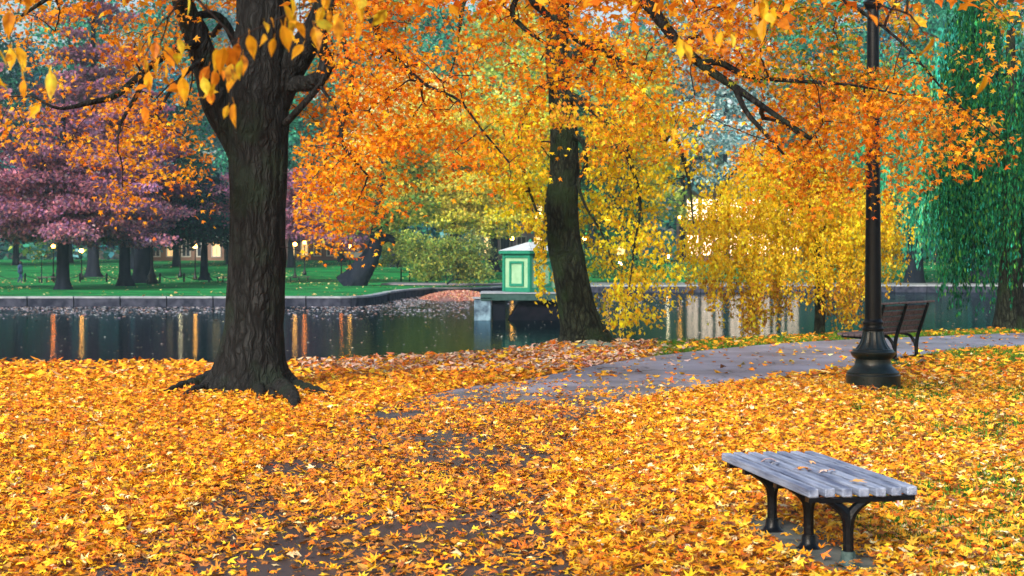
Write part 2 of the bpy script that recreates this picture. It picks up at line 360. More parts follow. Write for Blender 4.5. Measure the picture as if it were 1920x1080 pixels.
def path_mat():
    m, t, p = newmat('asphalt'); N, L = t.nodes, t.links
    tc = N.new('ShaderNodeTexCoord'); n = N.new('ShaderNodeTexNoise'); n.inputs['Scale'].default_value = 1.3; n.inputs['Detail'].default_value = 7; L.new(tc.outputs['Object'], n.inputs[0])
    cr = N.new('ShaderNodeValToRGB'); e = cr.color_ramp.elements; e[0].position = .35; e[1].position = .7; e[0].color = (.23, .24, .34, 1); e[1].color = (.34, .35, .48, 1)
    L.new(n.outputs[0], cr.inputs[0]); g = N.new('ShaderNodeTexNoise'); g.inputs['Scale'].default_value = 160; g.inputs['Detail'].default_value = 4; L.new(tc.outputs['Object'], g.inputs[0])
    mx = N.new('ShaderNodeMixRGB'); mx.blend_type = 'OVERLAY'; mx.inputs[0].default_value = .5; L.new(cr.outputs[0], mx.inputs[1]); L.new(g.outputs[0], mx.inputs[2])
    ck = N.new('ShaderNodeTexVoronoi'); ck.feature = 'DISTANCE_TO_EDGE'; ck.inputs['Scale'].default_value = .55
    dv = N.new('ShaderNodeVectorMath'); dv.operation = 'MULTIPLY_ADD'; dv.inputs[1].default_value = (.9, .9, .9); L.new(n.outputs['Color'], dv.inputs[0]); L.new(tc.outputs['Object'], dv.inputs[2]); L.new(dv.outputs[0], ck.inputs[0])
    cc = N.new('ShaderNodeValToRGB'); cc.color_ramp.elements[0].position = .002; cc.color_ramp.elements[0].color = (.3, .28, .28, 1); cc.color_ramp.elements[1].position = .012; L.new(ck.outputs[0], cc.inputs[0])
    pt = N.new('ShaderNodeTexNoise'); pt.inputs['Scale'].default_value = .5; pt.inputs['Detail'].default_value = 5; L.new(tc.outputs['Object'], pt.inputs[0])
    pr_ = N.new('ShaderNodeValToRGB'); pr_.color_ramp.elements[0].position = .4; pr_.color_ramp.elements[0].color = (.66, .64, .62, 1); pr_.color_ramp.elements[1].position = .6; L.new(pt.outputs[0], pr_.inputs[0])
    k1 = N.new('ShaderNodeMixRGB'); k1.blend_type = 'MULTIPLY'; k1.inputs[0].default_value = 1; L.new(mx.outputs[0], k1.inputs[1]); L.new(cc.outputs[0], k1.inputs[2])
    k3 = N.new('ShaderNodeMixRGB'); k3.blend_type = 'MULTIPLY'; k3.inputs[0].default_value = 1; L.new(k1.outputs[0], k3.inputs[1]); L.new(pr_.outputs[0], k3.inputs[2]); mx = k3
    # near stretch browned: tree shade painted into the asphalt colour; left pale further on
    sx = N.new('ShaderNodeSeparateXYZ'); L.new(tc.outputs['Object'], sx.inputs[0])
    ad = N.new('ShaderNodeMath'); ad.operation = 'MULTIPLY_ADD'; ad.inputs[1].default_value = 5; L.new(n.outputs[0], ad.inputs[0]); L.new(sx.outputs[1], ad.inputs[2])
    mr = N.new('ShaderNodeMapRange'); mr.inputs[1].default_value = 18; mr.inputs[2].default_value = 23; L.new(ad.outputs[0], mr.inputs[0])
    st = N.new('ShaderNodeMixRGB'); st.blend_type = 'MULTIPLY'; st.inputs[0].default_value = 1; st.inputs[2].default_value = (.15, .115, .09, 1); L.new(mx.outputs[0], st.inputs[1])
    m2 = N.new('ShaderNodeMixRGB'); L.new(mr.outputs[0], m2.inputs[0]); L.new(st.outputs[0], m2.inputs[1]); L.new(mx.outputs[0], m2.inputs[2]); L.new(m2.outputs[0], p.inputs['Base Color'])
    r2 = N.new('ShaderNodeMapRange'); r2.inputs[3].default_value = .38; r2.inputs[4].default_value = .6; L.new(n.outputs[0], r2.inputs[0]); L.new(r2.outputs[0], p.inputs['Roughness'])
    b = N.new('ShaderNodeBump'); b.inputs['Strength'].default_value = .35; b.inputs['Distance'].default_value = .004; L.new(g.outputs[0], b.inputs['Height']); L.new(b.outputs[0], p.inputs['Normal'])
    return m
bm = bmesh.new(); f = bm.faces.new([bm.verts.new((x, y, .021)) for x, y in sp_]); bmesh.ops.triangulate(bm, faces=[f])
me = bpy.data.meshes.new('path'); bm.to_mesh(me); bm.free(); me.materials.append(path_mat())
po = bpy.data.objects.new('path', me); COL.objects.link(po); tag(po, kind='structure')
# concrete pads the benches stand on
def flatpoly(name, poly, z, m, th=.02):
    o = MB().prism(poly, z-th, z).build(name, m); return tag(o, kind='structure')
flatpoly('pavement', [tuple(G(a, b)[:2]) for a, b in ((1610, 694), (1690, 689), (1800, 673), (1785, 664), (1690, 672))], .032, M['concrete'])
BN = np.array([1.757, 7.96]); BU = np.array([-.166, .986]); BV = np.array([.986, .166])   # near bench: foot, length axis, width axis
flatpoly('pavement', [tuple(BN+BU*a+BV*b) for a, b in ((-.25, -.16), (1.35, -.3), (1.6, -.05), (1.3, .2), (-.2, .22))], .03, M['concrete'])
# pond
def water_mat():
    m, t, p = newmat('pond_water'); N, L = t.nodes, t.links
    p.inputs['Base Color'].default_value = (.003, .010, .014, 1); p.inputs['Specular IOR Level'].default_value = .36; p.inputs['Roughness'].default_value = .045; p.inputs['IOR'].default_value = 1.33
    tc = N.new('ShaderNodeTexCoord'); n = N.new('ShaderNodeTexNoise'); n.inputs['Scale'].default_value = 3.2; n.inputs['Detail'].default_value = 4; n.inputs['Roughness'].default_value = .6
    mp = N.new('ShaderNodeMapping'); mp.inputs['Scale'].default_value = (.55, 1, 1)
    L.new(tc.outputs['Object'], mp.inputs[0]); L.new(mp.outputs[0], n.inputs[0])
    b = N.new('ShaderNodeBump'); b.inputs['Strength'].default_value = .34; b.inputs['Distance'].default_value = .03
    L.new(n.outputs[0], b.inputs['Height']); L.new(b.outputs[0], p.inputs['Normal'])
    p.inputs['Specular IOR Level'].default_value = 0; g = N.new('ShaderNodeBsdfGlossy'); g.inputs[0].default_value = (.36, .46, .52, 1); g.inputs['Roughness'].default_value = .045; L.new(b.outputs[0], g.inputs['Normal'])
    fr = N.new('ShaderNodeFresnel'); fr.inputs[0].default_value = 1.33; L.new(b.outputs[0], fr.inputs['Normal']); mx = N.new('ShaderNodeMixShader')
    L.new(fr.outputs[0], mx.inputs[0]); L.new(p.outputs[0], mx.inputs[1]); L.new(g.outputs[0], mx.inputs[2]); L.new(mx.outputs[0], N['Material Output'].inputs[0]); return m
tag(meshobj('water', [(-140, 15, WZ), (140, 15, WZ), (140, 125, WZ), (-140, 125, WZ)], [(0, 1, 2, 3)], water_mat()), kind='structure')
# far land
SX = [-140, -30, -8.6, -7.9, -7.35, -7.05, -6.95, -6.5, -5.6, -5.2, -4.5, -3.6, -2.6, -2.0, -1.5, -.6, 0.5, 2, 30, 60, 140]
SY = [75, 77.0, 77.3, 77.7, 78.8, 81.0, 88, 95, 99, 101, 101.5, 101.5, 101.5, 102, 103, 106, 108.5, 109.5, 110.5, 108, 100]
def far_z(d): 
    t = np.clip((d-124)/(200-124), 0, 1); return FZ+1.75*t*t*(3-2*t)
def rise(x, d):                                  # the right-hand lawn climbs sooner
    t = np.clip((d-117)/40, 0, 1); g = np.clip((x-3)/6, 0, 1); return np.where(d > 190, 0, np.maximum(FZ+1.45*t*t*(3-2*t)-far_z(d), 0)*g)
xs = np.unique(np.concatenate([np.linspace(-200, -20, 20), np.linspace(-20, 8, 160), np.linspace(8, 60, 30), np.linspace(60, 200, 12)]))
Ds = np.interp(xs, SX, SY); rows = []
for a in np.concatenate([np.linspace(0, 1, 50)**1.6*150, [165, 180]]):
    y = Ds+.3+a; rows.append(np.stack([xs, y, far_z(y)+rise(xs, y)+.06*(vnoise(xs*.15+40, y*.12)-.5)*(a > 4)], -1))
Vg = np.vstack(rows); nx = len(xs); i = np.arange(len(rows)-1)[:, None]*nx; kk = np.arange(nx-1)[None]
Fg = np.stack([i+kk, i+kk+1, i+nx+kk+1, i+nx+kk], -1).reshape(-1, 4)
def lawn_mat():
    m, t, p = newmat('lawn_grass'); N, L = t.nodes, t.links
    tc = N.new('ShaderNodeTexCoord'); n = N.new('ShaderNodeTexNoise'); n.inputs['Scale'].default_value = .25; n.inputs['Detail'].default_value = 8; L.new(tc.outputs['Object'], n.inputs[0])
    cr = N.new('ShaderNodeValToRGB'); e = cr.color_ramp.elements; e[0].position = .36; e[1].position = .64; e[0].color = (.003, .065, .018, 1); e[1].color = (.010, .26, .06, 1); n.inputs['Roughness'].default_value = .7
    L.new(n.outputs[0], cr.inputs[0])
    # scattered fallen leaves
    v = N.new('ShaderNodeTexVoronoi'); v.inputs['Scale'].default_value = 2.2; L.new(tc.outputs['Object'], v.inputs[0])
    n2 = N.new('ShaderNodeTexNoise'); n2.inputs['Scale'].default_value = .08; L.new(tc.outputs['Object'], n2.inputs[0])
    c2 = N.new('ShaderNodeValToRGB'); c2.color_ramp.elements[0].position = .15; c2.color_ramp.elements[0].color = (1, 1, 1, 1); c2.color_ramp.elements[1].position = .2; c2.color_ramp.elements[1].color = (0, 0, 0, 1); L.new(v.outputs[0], c2.inputs[0])
    mx = N.new('ShaderNodeMixRGB'); mx.inputs[2].default_value = (.35, .35, .16, 1); ml = N.new('ShaderNodeMath'); ml.operation = 'MULTIPLY'; L.new(c2.outputs[0], ml.inputs[0]); L.new(n2.outputs[0], ml.inputs[1])
    L.new(ml.outputs[0], mx.inputs[0]); L.new(cr.outputs[0], mx.inputs[1]); L.new(mx.outputs[0], p.inputs['Base Color']); p.inputs['Roughness'].default_value = .9; p.inputs['Specular IOR Level'].default_value = .1
    return m
tag(meshobj('lawn', Vg, Fg, lawn_mat(), smooth=True), kind='structure')
tag(meshobj('pond_bed', [(-200, 12, -2.2), (200, 12, -2.2), (200, 130, -2.2), (-200, 130, -2.2)], [(0, 1, 2, 3)], M['concrete']), kind='structure')
# granite edging of the pond
def wall(x0, x1, label, step=.25, block=2.25, cop=.45):
    root = empty('stone_wall', ((x0+x1)/2, float(np.interp((x0+x1)/2, SX, SY)), WZ), label, 'wall', 'granite walls round the pond')
    px = np.interp(np.linspace(0, 1, 4000), [0, 1], [x0, x1]); py = np.interp(px, SX, SY)
    s = np.concatenate([[0], np.cumsum(np.hypot(np.diff(px), np.diff(py)))]); tot = s[-1]
    nb = max(1, int(tot/block)); f = MB(); c = MB()
    at = lambda q: (np.interp(q, s, px), np.interp(q, s, py))
    def off(q, o):
        a, b = at(max(q-.2, 0)), at(min(q+.2, tot)); t = np.array([b[0]-a[0], b[1]-a[1]]); t /= np.linalg.norm(t)+1e-9
        p = at(q); return (p[0]-t[1]*o, p[1]+t[0]*o)
    for b in range(nb):
        q0, q1 = tot*b/nb+.03, tot*(b+1)/nb-.03; n = max(2, int((q1-q0)/step)); jit = random.uniform(-.02, .02)
        q = np.linspace(q0, q1, n)
        poly = [off(v, jit) for v in q]+[off(v, .5) for v in q[::-1]]
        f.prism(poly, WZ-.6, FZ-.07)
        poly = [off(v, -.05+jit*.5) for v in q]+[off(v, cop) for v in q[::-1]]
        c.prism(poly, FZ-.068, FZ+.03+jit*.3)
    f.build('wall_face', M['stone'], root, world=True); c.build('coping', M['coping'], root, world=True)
wall(-75, -6.97, 'low granite pond wall with pale coping below the left lawn')
wall(-6.95, -1.4, 'dark curved granite wall at the back of the small inlet')
wall(-1.35, 62, 'long low granite pond wall across the water on the right')
# sloping bank of fallen leaves beside the inlet
def bump_land(name, cx, cy, rx, ry, z0, h, m):
    n, k = 30, 48; V = []
    for i in range(n):
        r = i/(n-1)
        for j in range(k):
            a = 2*math.pi*j/k; rr = r*(1+.08*math.sin(3*a+1)+.05*math.sin(7*a)); V.append((cx+rx*rr*math.cos(a), cy+ry*rr*math.sin(a), z0+h*(1-r*r)+.03*math.sin(9*a)*r))
    Fc = [(i*k+j, i*k+(j+1) % k, (i+1)*k+(j+1) % k, (i+1)*k+j) for i in range(n-1) for j in range(k)]
    return meshobj(name, V, [t[::-1] for t in Fc], m, smooth=True)
M['leafbank'] = mat('leaf_strewn_bank', (.10, .035, .035), (.28, .16, .15), 5, .9, .5, 20, detail=10)
tag(bump_land('terrain', -3.3, 95, 2.6, 8.5, WZ-.15, .55, M['leafbank']), kind='structure')
flatpoly('pavement', [(-9.5, 112), (-1.5, 108), (3, 117), (3, 119), (-2, 112), (-9, 118)], FZ+.12, mat('dusty_path', (.16, .15, .19), (.2, .2, .24), 3, .9), .1)
flatpoly('pavement', [(-1.2, 110.6), (4, 112), (62, 112), (62, 117), (4, 118), (-1, 116)], FZ+.10, mat('pale_path', (.10, .12, .13), (.15, .17, .19), 2, .9), .1)
# ---------------------------------------------------------------- foreground maple
def clusters(att, per, spread, flat=.55, ex=None):
    """leaf positions round every attractor: (positions, cluster index)"""
    n = len(att); idx = np.repeat(np.arange(n), per); m = len(idx)
    d = rng.normal(0, 1, (m, 3)); d[:, 2] *= flat
    return att[idx]+d*spread, idx
def limbs(lines, m, parent, n):
    for l in lines: wood('limb', [l], m, parent, n)
def twigs(lines, m, parent, n, name='twig'):
    o = wood(name, lines, m, parent, n); o['kind'] = 'stuff'; return o
def clear_of(pos, px0, px1, y0, dmax):
    """keep sprays from growing through or hanging right before a trunk"""
    px = 960+pos[:, 0]/pos[:, 1]*F; py = HOR+(EYE-pos[:, 2])/pos[:, 1]*F
    return ~((px > px0) & (px < px1) & (py > y0) & (pos[:, 1] < dmax))
def leafrot(n, droop=.5, sd=.55):
    return rot_from(rng.uniform(0, 2*np.pi, n), rng.normal(-droop, sd, n), rng.normal(0, sd, n))
def grid_att(rows, x0, y0, cell, dfun, dens, spread_d):
    """sample branch-tip positions from a coarse density table of the photograph, each at its own depth"""
    out = []; px = []
    for j, row in enumerate(rows):
        for i, ch in enumerate(row):
            if ch in '.0 ': continue
            lam = int(ch)*dens; n = int(lam)+(rng.random() < lam-int(lam))
            for _ in range(n):
                x = x0+(i+rng.random())*cell; y = y0+(j+rng.random())*cell
                d = dfun(x, y)+rng.normal(0, spread_d); out.append(P(x, y, d)); px.append((x, y))
    return np.array(out), np.array(px)
OR = [
 "553111676555336889853575668999999999887654542114",
 "352126776322225799842685579999998886433323310122",
 "142226665222114699972376589999998987765775310112",
 "113344665432103699995364689999975647899998520011",
 "224444676422105899998542689889853223699998631000",
 "223345663110006999999863468778742113789999864200",
 "123455674100006999999984345534431004899988655652",
 "011245553210007985567786323311100002688765421100",
 "001123331220028998532366531000000001355543100000",
 "000012220120038985200012100000000000023210000000",
 "000000110010025641000000000000000000000000000000",
 "000000000000001100000000000000000000000000000000"]
TOPR = ["667677776556667788877777788888888888777665443333"]*3        # above the frame
def d_or(x, y):
    if 330 < x < 640 and y < 260: return 19.6
    if 1605 < x < 1675 and y < 125: return 20.2
    return np.interp(x, [0, 450, 700, 1000, 1300, 1900], [16.9, 17.6, 16.9, 16.5, 15.2, 14.3])
MT = empty('maple_tree', (*P(476, 735, 18.5)[:2], 0), 'big dark-barked orange maple on the leaf carpet at the left with spreading roots', 'tree')
tp = [(474, 752, .60), (474, 735, .50), (474, 715, .44), (474, 690, .39), (475, 650, .365), (477, 600, .35), (480, 500, .345), (484, 400, .335), (486, 300, .355), (482, 240, .39), (479, 190, .40), (488, 130, .36), (495, 70, .335), (498, 0, .33), (498, -120, .29), (492, -260, .23), (500, -420, .15)]
path = [(*P(a, b, 18.5), r) for a, b, r in tp]
FL = [(math.pi*1.0, .28, 1.3, .5), (math.pi*1.5, .12, .7, .22), (math.pi*1.8, .22, 1.1, .24), (0.1, .2, 1.1, .3), (math.pi*1.27, .16, .7, .25), (math.pi*.6, .2, .9, .4)]
_, _ = trunk_mesh('trunk', path, M['bark'], MT, n=96, k=16, rough=.045, flare=FL, seed=1, ridges=(9, 1.9))
# surface roots
rl = []
for pts in ([(440, 714, .19), (405, 722, .12), (375, 730, .085), (345, 733, .06), (318, 741, .035), (290, 744, .015)], [(430, 724, .12), (392, 737, .07), (362, 743, .05), (335, 753, .02)],
            [(500, 726, .17), (527, 742, .11), (541, 752, .095), (552, 764, .06), (549, 774, .02)], [(520, 722, .15), (548, 734, .09), (575, 738, .06), (603, 744, .04), (640, 748, .015)], [(512, 728, .10), (508, 744, .06), (520, 756, .03)],
            [(480, 735, .10), (488, 748, .06), (482, 760, .02)]):
    q = []
    for k_, (a, b, r) in enumerate(pts):
        g = G(a, b); g[2] = r*.55+.035*(r > .03); q.append((*g, r))
    q = smooth_path(q, 6); rl.append((q[:, :3], q[:, 3]*(1+.16*np.sin(np.arange(len(q))*1.7+a))))
for l in rl: wood('root', [l], M['bark'], MT, 12)
SK = Skel()
tr = smooth_path(path, 6)
SK.p += list(tr[20:, :3]); SK.r += list(tr[20:, 3])
def limb(rows, k=5): SK.line([P(a, b, d) for a, b, d, r in rows], [r for *_, r in rows], k)
limb([(474, 370, 18.5, .14), (452, 275, 18.5, .2), (412, 200, 18.4, .20), (392, 140, 18.3, .17), (372, 80, 18.2, .15), (345, 10, 18.0, .125), (322, -80, 17.6, .10), (300, -200, 17.2, .07)])
limb([(470, 150, 18.5, .05), (420, 40, 18.5, .05), (372, 30, 18.3, .05), (380, 60, 18.2, .08)])
limb([(505, 190, 18.5, .26), (535, 135, 18.5, .22), (572, 85, 18.4, .17), (602, 30, 18.3, .14), (625, -50, 18.1, .12), (650, -160, 17.6, .10), (700, -260, 17, .08)])
limb([(520, 175, 18.5, .11), (552, 158, 18.4, .10), (580, 156, 18.3, .095), (604, 140, 18.2, .09), (612, 112, 18.2, .085), (603, 85, 18.1, .07), (608, 40, 18, .06), (640, -30, 17.8, .05)])
limb([(535, 232, 18.3, .045), (560, 205, 18, .04), (600, 160, 17.8, .035), (625, 120, 17.6, .03)])
limb([(376, 75, 18.2, .05), (330, 95, 17.7, .045), (290, 118, 17.4, .04), (250, 152, 17.0, .04), (215, 180, 16.8, .035), (170, 192, 16.6, .03), (110, 203, 16.4, .018), (60, 180, 16.4, .01)])
limb([(268, 140, 17.1, .03), (258, 175, 17, .028), (240, 205, 16.9, .022), (225, 235, 16.8, .015)])
limb([(382, 110, 18.2, .03), (350, 135, 17.6, .025), (320, 170, 17.2, .02), (300, 205, 17, .012)])
limb([(322, -80, 17.6, .06), (230, -60, 17, .045), (120, -20, 16.5, .03), (40, 30, 16.2, .015)])
limb([(640, -100, 17.8, .06), (670, -20, 17.3, .035), (715, 75, 16.8, .03), (752, 118, 16.5, .024), (800, 160, 16.3, .018), (860, 188, 16.1, .014), (905, 245, 15.9, .011), (955, 305, 15.8, .01)])
limb([(600, 160, 17.8, .02), (640, 230, 17.3, .016), (610, 300, 17.2, .01)])
limb([(640, 60, 17.6, .03), (660, 160, 17.2, .025), (640, 260, 17, .02), (690, 330, 16.8, .012)])
# the long limb that arches over the top of the view and comes down to the right
limb([(498, -200, 18.5, .20), (620, -290, 18.0, .19), (780, -290, 17.3, .18), (940, -230, 16.6, .165), (1080, -120, 15.9, .10), (1190, -20, 15.4, .07), (1262, 68, 15.1, .052), (1312, 118, 14.9, .045), (1380, 165, 14.7, .036), (1450, 213, 14.5, .026), (1520, 260, 14.3, .02)], 7)
limb([(880, -250, 16.8, .07), (985, -25, 16.2, .045), (1015, 18, 16.1, .042), (1055, 55, 16, .034), (1100, 85, 15.9, .028), (1150, 108, 15.8, .02), (1210, 128, 15.7, .018)])
limb([(985, -25, 16.2, .035), (960, 20, 16.1, .03), (985, 55, 16, .025), (1030, 85, 15.9, .012)])
limb([(1312, 118, 14.9, .035), (1350, 118, 14.8, .032), (1395, 140, 14.7, .028), (1440, 148, 14.6, .02), (1495, 152, 14.5, .02), (1600, 160, 14.3, .012), (1700, 180, 14.1, .007)])
limb([(1376, 162, 14.7, .03), (1400, 210, 14.6, .025), (1430, 245, 14.5, .02), (1470, 290, 14.4, .012)])
limb([(1080, -120, 15.9, .08), (1250, -110, 15.4, .06), (1420, -60, 15, .04), (1560, -10, 15, .025), (1680, 70, 15, .014), (1780, 180, 14.6, .009), (1880, 265, 13.8, .006)])
att, apx = grid_att(OR, 0, 0, 40, d_or, .40, .5)
thin = ((apx[:, 0] < 540) | (apx[:, 0] > 1290)) & (rng.random(len(att)) < np.where(apx[:, 0] < 540, .42, .2)); att, apx = att[~thin], apx[~thin]
thin = (apx[:, 0] > 780) & (apx[:, 0] < 1290) & (rng.random(len(att)) < .42); att, apx = att[~thin], apx[~thin]
att2, apx2 = grid_att(TOPR, 0, -120, 40, d_or, .26, 1.0)
# the crown beyond the picture: above and behind, so the tree stands up from the side as well
c = np.array([[math.cos(a)*r, math.sin(a)*r*.8, h] for a, r, h in zip(rng.uniform(0, 6.3, 330), 7.2*np.sqrt(rng.random(330)), rng.uniform(5.6, 10.5, 330))])+np.array([-2.2, 18.6, 0])
c = c[(c[:, 2] > EYE+(HOR+130)/F*c[:, 1])]
allatt = np.vstack([att, att2, c])
SK.grow(allatt, tip=.0045, k=4, wig=.09)
limbs(SK.lines, M['bark'], MT, 10); twigs(SK.twigs, M['twig'], MT, 4)
pos, ci = clusters(att, 46, .155, .34); tw = rng.normal(0, .25, (len(att), 2)); pos[:, 2] += ((pos[:, :2]-att[ci, :2])*tw[ci]).sum(1)
k = clear_of(pos, 405, 550, 215, 18.6) & (clear_of(pos, 1024, 1092, 165, 29) | (rng.random(len(pos)) < .12)) & (clear_of(pos, 1615, 1660, 300, 18.9) | (rng.random(len(pos)) < .3)) & (~(pos[:, 2] > EYE+(HOR-125)/F*pos[:, 1]) | clear_of(pos, 1615, 1660, -500, 18.9)); pos, ci = pos[k], ci[k]
hang = rng.random(len(pos)) < .3; pos[hang, 2] -= rng.uniform(0, .2, hang.sum())
pxv = np.clip(apx[ci, 0]/1920, 0, 1); n = len(pos)
bias = rng.normal(0, 1, len(att))[ci]
cl = pal([(.94, .31, .006), (.96, .40, .008), (.97, .55, .02), (.76, .17, .006)], [.38, .34, .14, .14], n)
left = (pxv < .3) & (rng.random(n) < .5); cl[left] = pal([(.93, .43, .03), (.88, .34, .03)], [1, 1], left.sum())
rt = (pxv > .62) & (rng.random(n) < .42); cl[rt] = pal([(.80, .34, .03), (.55, .20, .02), (.45, .42, .03), (.85, .5, .04)], [.4, .25, .15, .2], rt.sum())
gr = (apx[ci, 1] < 160) & (pxv > .74) & (rng.random(n) < .3); cl[gr] = pal([(.12, .25, .02), (.3, .36, .03)], [1, 1], gr.sum())
ym = (pxv > .47) & (pxv < .69) & (rng.random(n) < np.interp(apx[ci, 1], [80, 240], [.12, .62])); cl[ym] = pal([(.97, .62, .012), (.96, .50, .01), (.7, .62, .03)], [3, 2, 1], ym.sum())
cl *= np.exp(.13*bias)[:, None]; cl = np.clip(cl, 0, .95)
LM = leaf_maple()
leaves('crown', LM, pos, leafrot(n, .45, .6), rng.uniform(.045, .088, n), cl, M['leaf'], MT, bend=.4, vj=.13)
a3 = np.vstack([att2, c]); pos, ci = clusters(a3, 13, .24, .5); n = len(pos)
leaves('crown', leaf_tri(), pos, leafrot(n), rng.uniform(.12, .19, n), pal([(.86, .30, .015), (.92, .45, .02), (.7, .18, .01)], [3, 2, 1], n), M['leaf'], MT)
# ---------------------------------------------------------------- leaning tree at the water's edge with yellow sprays
YT = empty('yellow_tree', (*P(1092, 645, 29)[:2], 0), 'slim curving tree at the water edge with drooping lime-yellow sprays', 'tree')
tp = [(1094, 660, .52), (1092, 645, .46), (1090, 620, .38), (1082, 580, .345), (1075, 540, .335), (1068, 500, .325), (1058, 450, .32), (1052, 405, .315), (1053, 370, .30), (1058, 330, .275), (1058, 290, .265), (1057, 240, .25), (1052, 180, .24), (1045, 90, .22), (1050, -40, .19), (1060, -180, .14), (1065, -330, .09)]
path = [(*P(a, b, 29), r) for a, b, r in tp]
trunk_mesh('trunk', path, M['bark2'], YT, n=64, k=10, rough=.045, flare=[(math.pi, .15, 1, .5), (0.1, .3, 1.2, .4), (math.pi*1.5, .2, .9, .4), (math.pi*1.75, .2, .8, .3)], seed=5, ridges=(13, 1.2))
SK = Skel(); tr = smooth_path(path, 6); SK.p += list(tr[55:, :3]); SK.r += list(tr[55:, 3])
for rw in ([(1052, 180, 29, .11), (1090, 190, 28.6, .09), (1150, 240, 28, .06), (1180, 300, 27.6, .045), (1200, 380, 27.4, .03), (1190, 460, 27.3, .02), (1180, 540, 27.2, .01)],
           [(1048, 120, 29, .12), (1130, 90, 28.5, .10), (1200, 200, 28, .07), (1240, 262, 27.8, .05), (1262, 250, 27.8, .05), (1290, 330, 27.6, .03), (1300, 420, 27.5, .012)],
           [(1057, 250, 29, .06), (1092, 265, 28.6, .05), (1098, 310, 28.4, .045), (1085, 345, 28.3, .035), (1100, 390, 28.2, .025), (1130, 440, 28.1, .018), (1150, 500, 28, .01)],
           [(1052, 150, 29, .09), (1010, 170, 28.4, .07), (975, 240, 28, .045), (985, 330, 27.8, .03), (1010, 410, 27.6, .02), (1020, 470, 27.5, .01)],
           [(1050, -40, 29, .12), (960, -90, 28.2, .10), (880, -20, 27.6, .06), (860, 60, 27.4, .03)],
           [(1060, -180, 29, .1), (1180, -200, 28, .08), (1320, -120, 27.5, .05), (1380, 0, 27, .02)]):
    SK.line([P(a, b, d) for a, b, d, r in rw], [r for *_, r in rw], 6)
YG = ["4566655443", "4675566542", "4765466421", "3761256420", "2573344310", "0582344300", "0385246400", "0076135520", "0043034510", "0001025300", "0000012100"]
att, apx = grid_att(YG, 920, 200, 40, lambda x, y: 30.2 if 1000 < x < 1130 and y > 260 and not (y > 400 and x < 1048) else 27.6, .52, .6)
c = np.array([[math.cos(a)*r, math.sin(a)*r, h] for a, r, h in zip(rng.uniform(0, 6.3, 220), 6*np.sqrt(rng.random(220)), rng.uniform(6.5, 12, 220))])+np.array([1, 29, 0])
c = c[c[:, 2] > EYE+(HOR-140)/F*c[:, 1]]
SK.grow(np.vstack([att, c]), tip=.005, wig=.1, sag=.05)
limbs(SK.lines, M['bark2'], YT, 8); twigs(SK.twigs, M['twig'], YT, 4)
pos, ci = clusters(att, 62, .17, .45); pos[:, 2] -= rng.exponential(.07, len(pos)); k = clear_of(pos, 1024, 1098, 240, 29) & clear_of(pos, 1050, 1130, 480, 29) & clear_of(pos, 925, 1002, 435, 40); pos, ci = pos[k], ci[k]; n = len(pos)
cl = pal([(.97, .72, .015), (.97, .62, .01), (.80, .72, .03), (.96, .48, .01)], [.4, .26, .24, .10], n)*np.exp(.12*rng.normal(0, 1, len(att))[ci])[:, None]
orr = (apx[ci, 1] < 300) & (rng.random(n) < .45); cl[orr] = pal([(.9, .35, .02)], [1], orr.sum())
leaves('crown', leaf_tri(), pos, leafrot(n, 1.0, .5), rng.uniform(.06, .11, n), np.clip(cl, 0, .96), M['leaf'], YT, vj=.1)
pos, ci = clusters(c, 32, .42, .6); n = len(pos)
leaves('crown', leaf_tri(), pos, leafrot(n, .8, .5), rng.uniform(.15, .24, n), pal([(.8, .42, .02), (.6, .45, .03)], [1, 1], n), M['leaf'], YT)
# ---------------------------------------------------------------- weeping trees: leaf-hung strands
def strands(att_top, lens, step, jit):
    P_ = []; lines = []
    for a, L in zip(att_top, lens):
        m = max(3, int(L/step)); t = np.linspace(0, 1, m)
        dx = np.cumsum(rng.normal(0, jit, (m, 2)), 0)*.5
        q = np.column_stack([a[0]+dx[:, 0], a[1]+dx[:, 1], a[2]-t*L]); lines.append(q); P_.append(q)
    return P_, lines
GT = empty('weeping_tree', (*P(1537, 627, 32)[:2], 0), 'small weeping tree hung with golden leaves on the grass strip by the pond', 'tree')
tp = [(1537, 634, .13), (1537, 620, .115), (1538, 560, .10), (1535, 500, .095), (1530, 440, .09), (1520, 380, .075), (1508, 320, .05), (1500, 285, .03)]
path = [(*P(a, b, 31.9), r) for a, b, r in tp]; trunk_mesh('trunk', path, M['bark2'], GT, n=24, k=6, rough=.05, seed=9)
SK = Skel(); tr = smooth_path(path, 6); SK.p += list(tr[14:, :3]); SK.r += list(tr[14:, 3])
for rw in ([(1530, 440, .06), (1470, 370, .05), (1410, 310, .04), (1370, 330, .02), (1340, 390, .01)], [(1530, 450, .05), (1570, 380, .04), (1610, 350, .02), (1635, 400, .01)], [(1520, 400, .05), (1460, 330, .04), (1420, 280, .02)], [(1533, 480, .04), (1480, 440, .03), (1400, 430, .015)]):
    q = [P(a, b, 31.9+rng.normal(0, .5)*(k_ > 0)) for k_, (a, b, r) in enumerate(rw)]; SK.line(q, [r for *_, r in rw], 6)
GG = ["0027742000", "0269997530", "2589999986", "4899999987", "5888999987", "3657747862", "1428402740", "0007100400"]
att, apx = grid_att(GG, 1280, 285, 40, lambda x, y: 31.9, 1.5, .8)
SK.grow(att[::2], tip=.0035, wig=.08, sag=.12)
limbs(SK.lines, M['bark2'], GT, 8); twigs(SK.twigs, M['twig'], GT, 4)
ps = []; 
for a in att:
    m = 60; L = rng.uniform(.25, .55); t = rng.random(m); k_ = rng.integers(0, 3, m)
    off = rng.normal(0, .14, (3, 2)); ps.append(np.column_stack([a[0]+off[k_, 0]+rng.normal(0, .035, m), a[1]+off[k_, 1]+rng.normal(0, .03, m), a[2]+.2-t*L*1.5]))
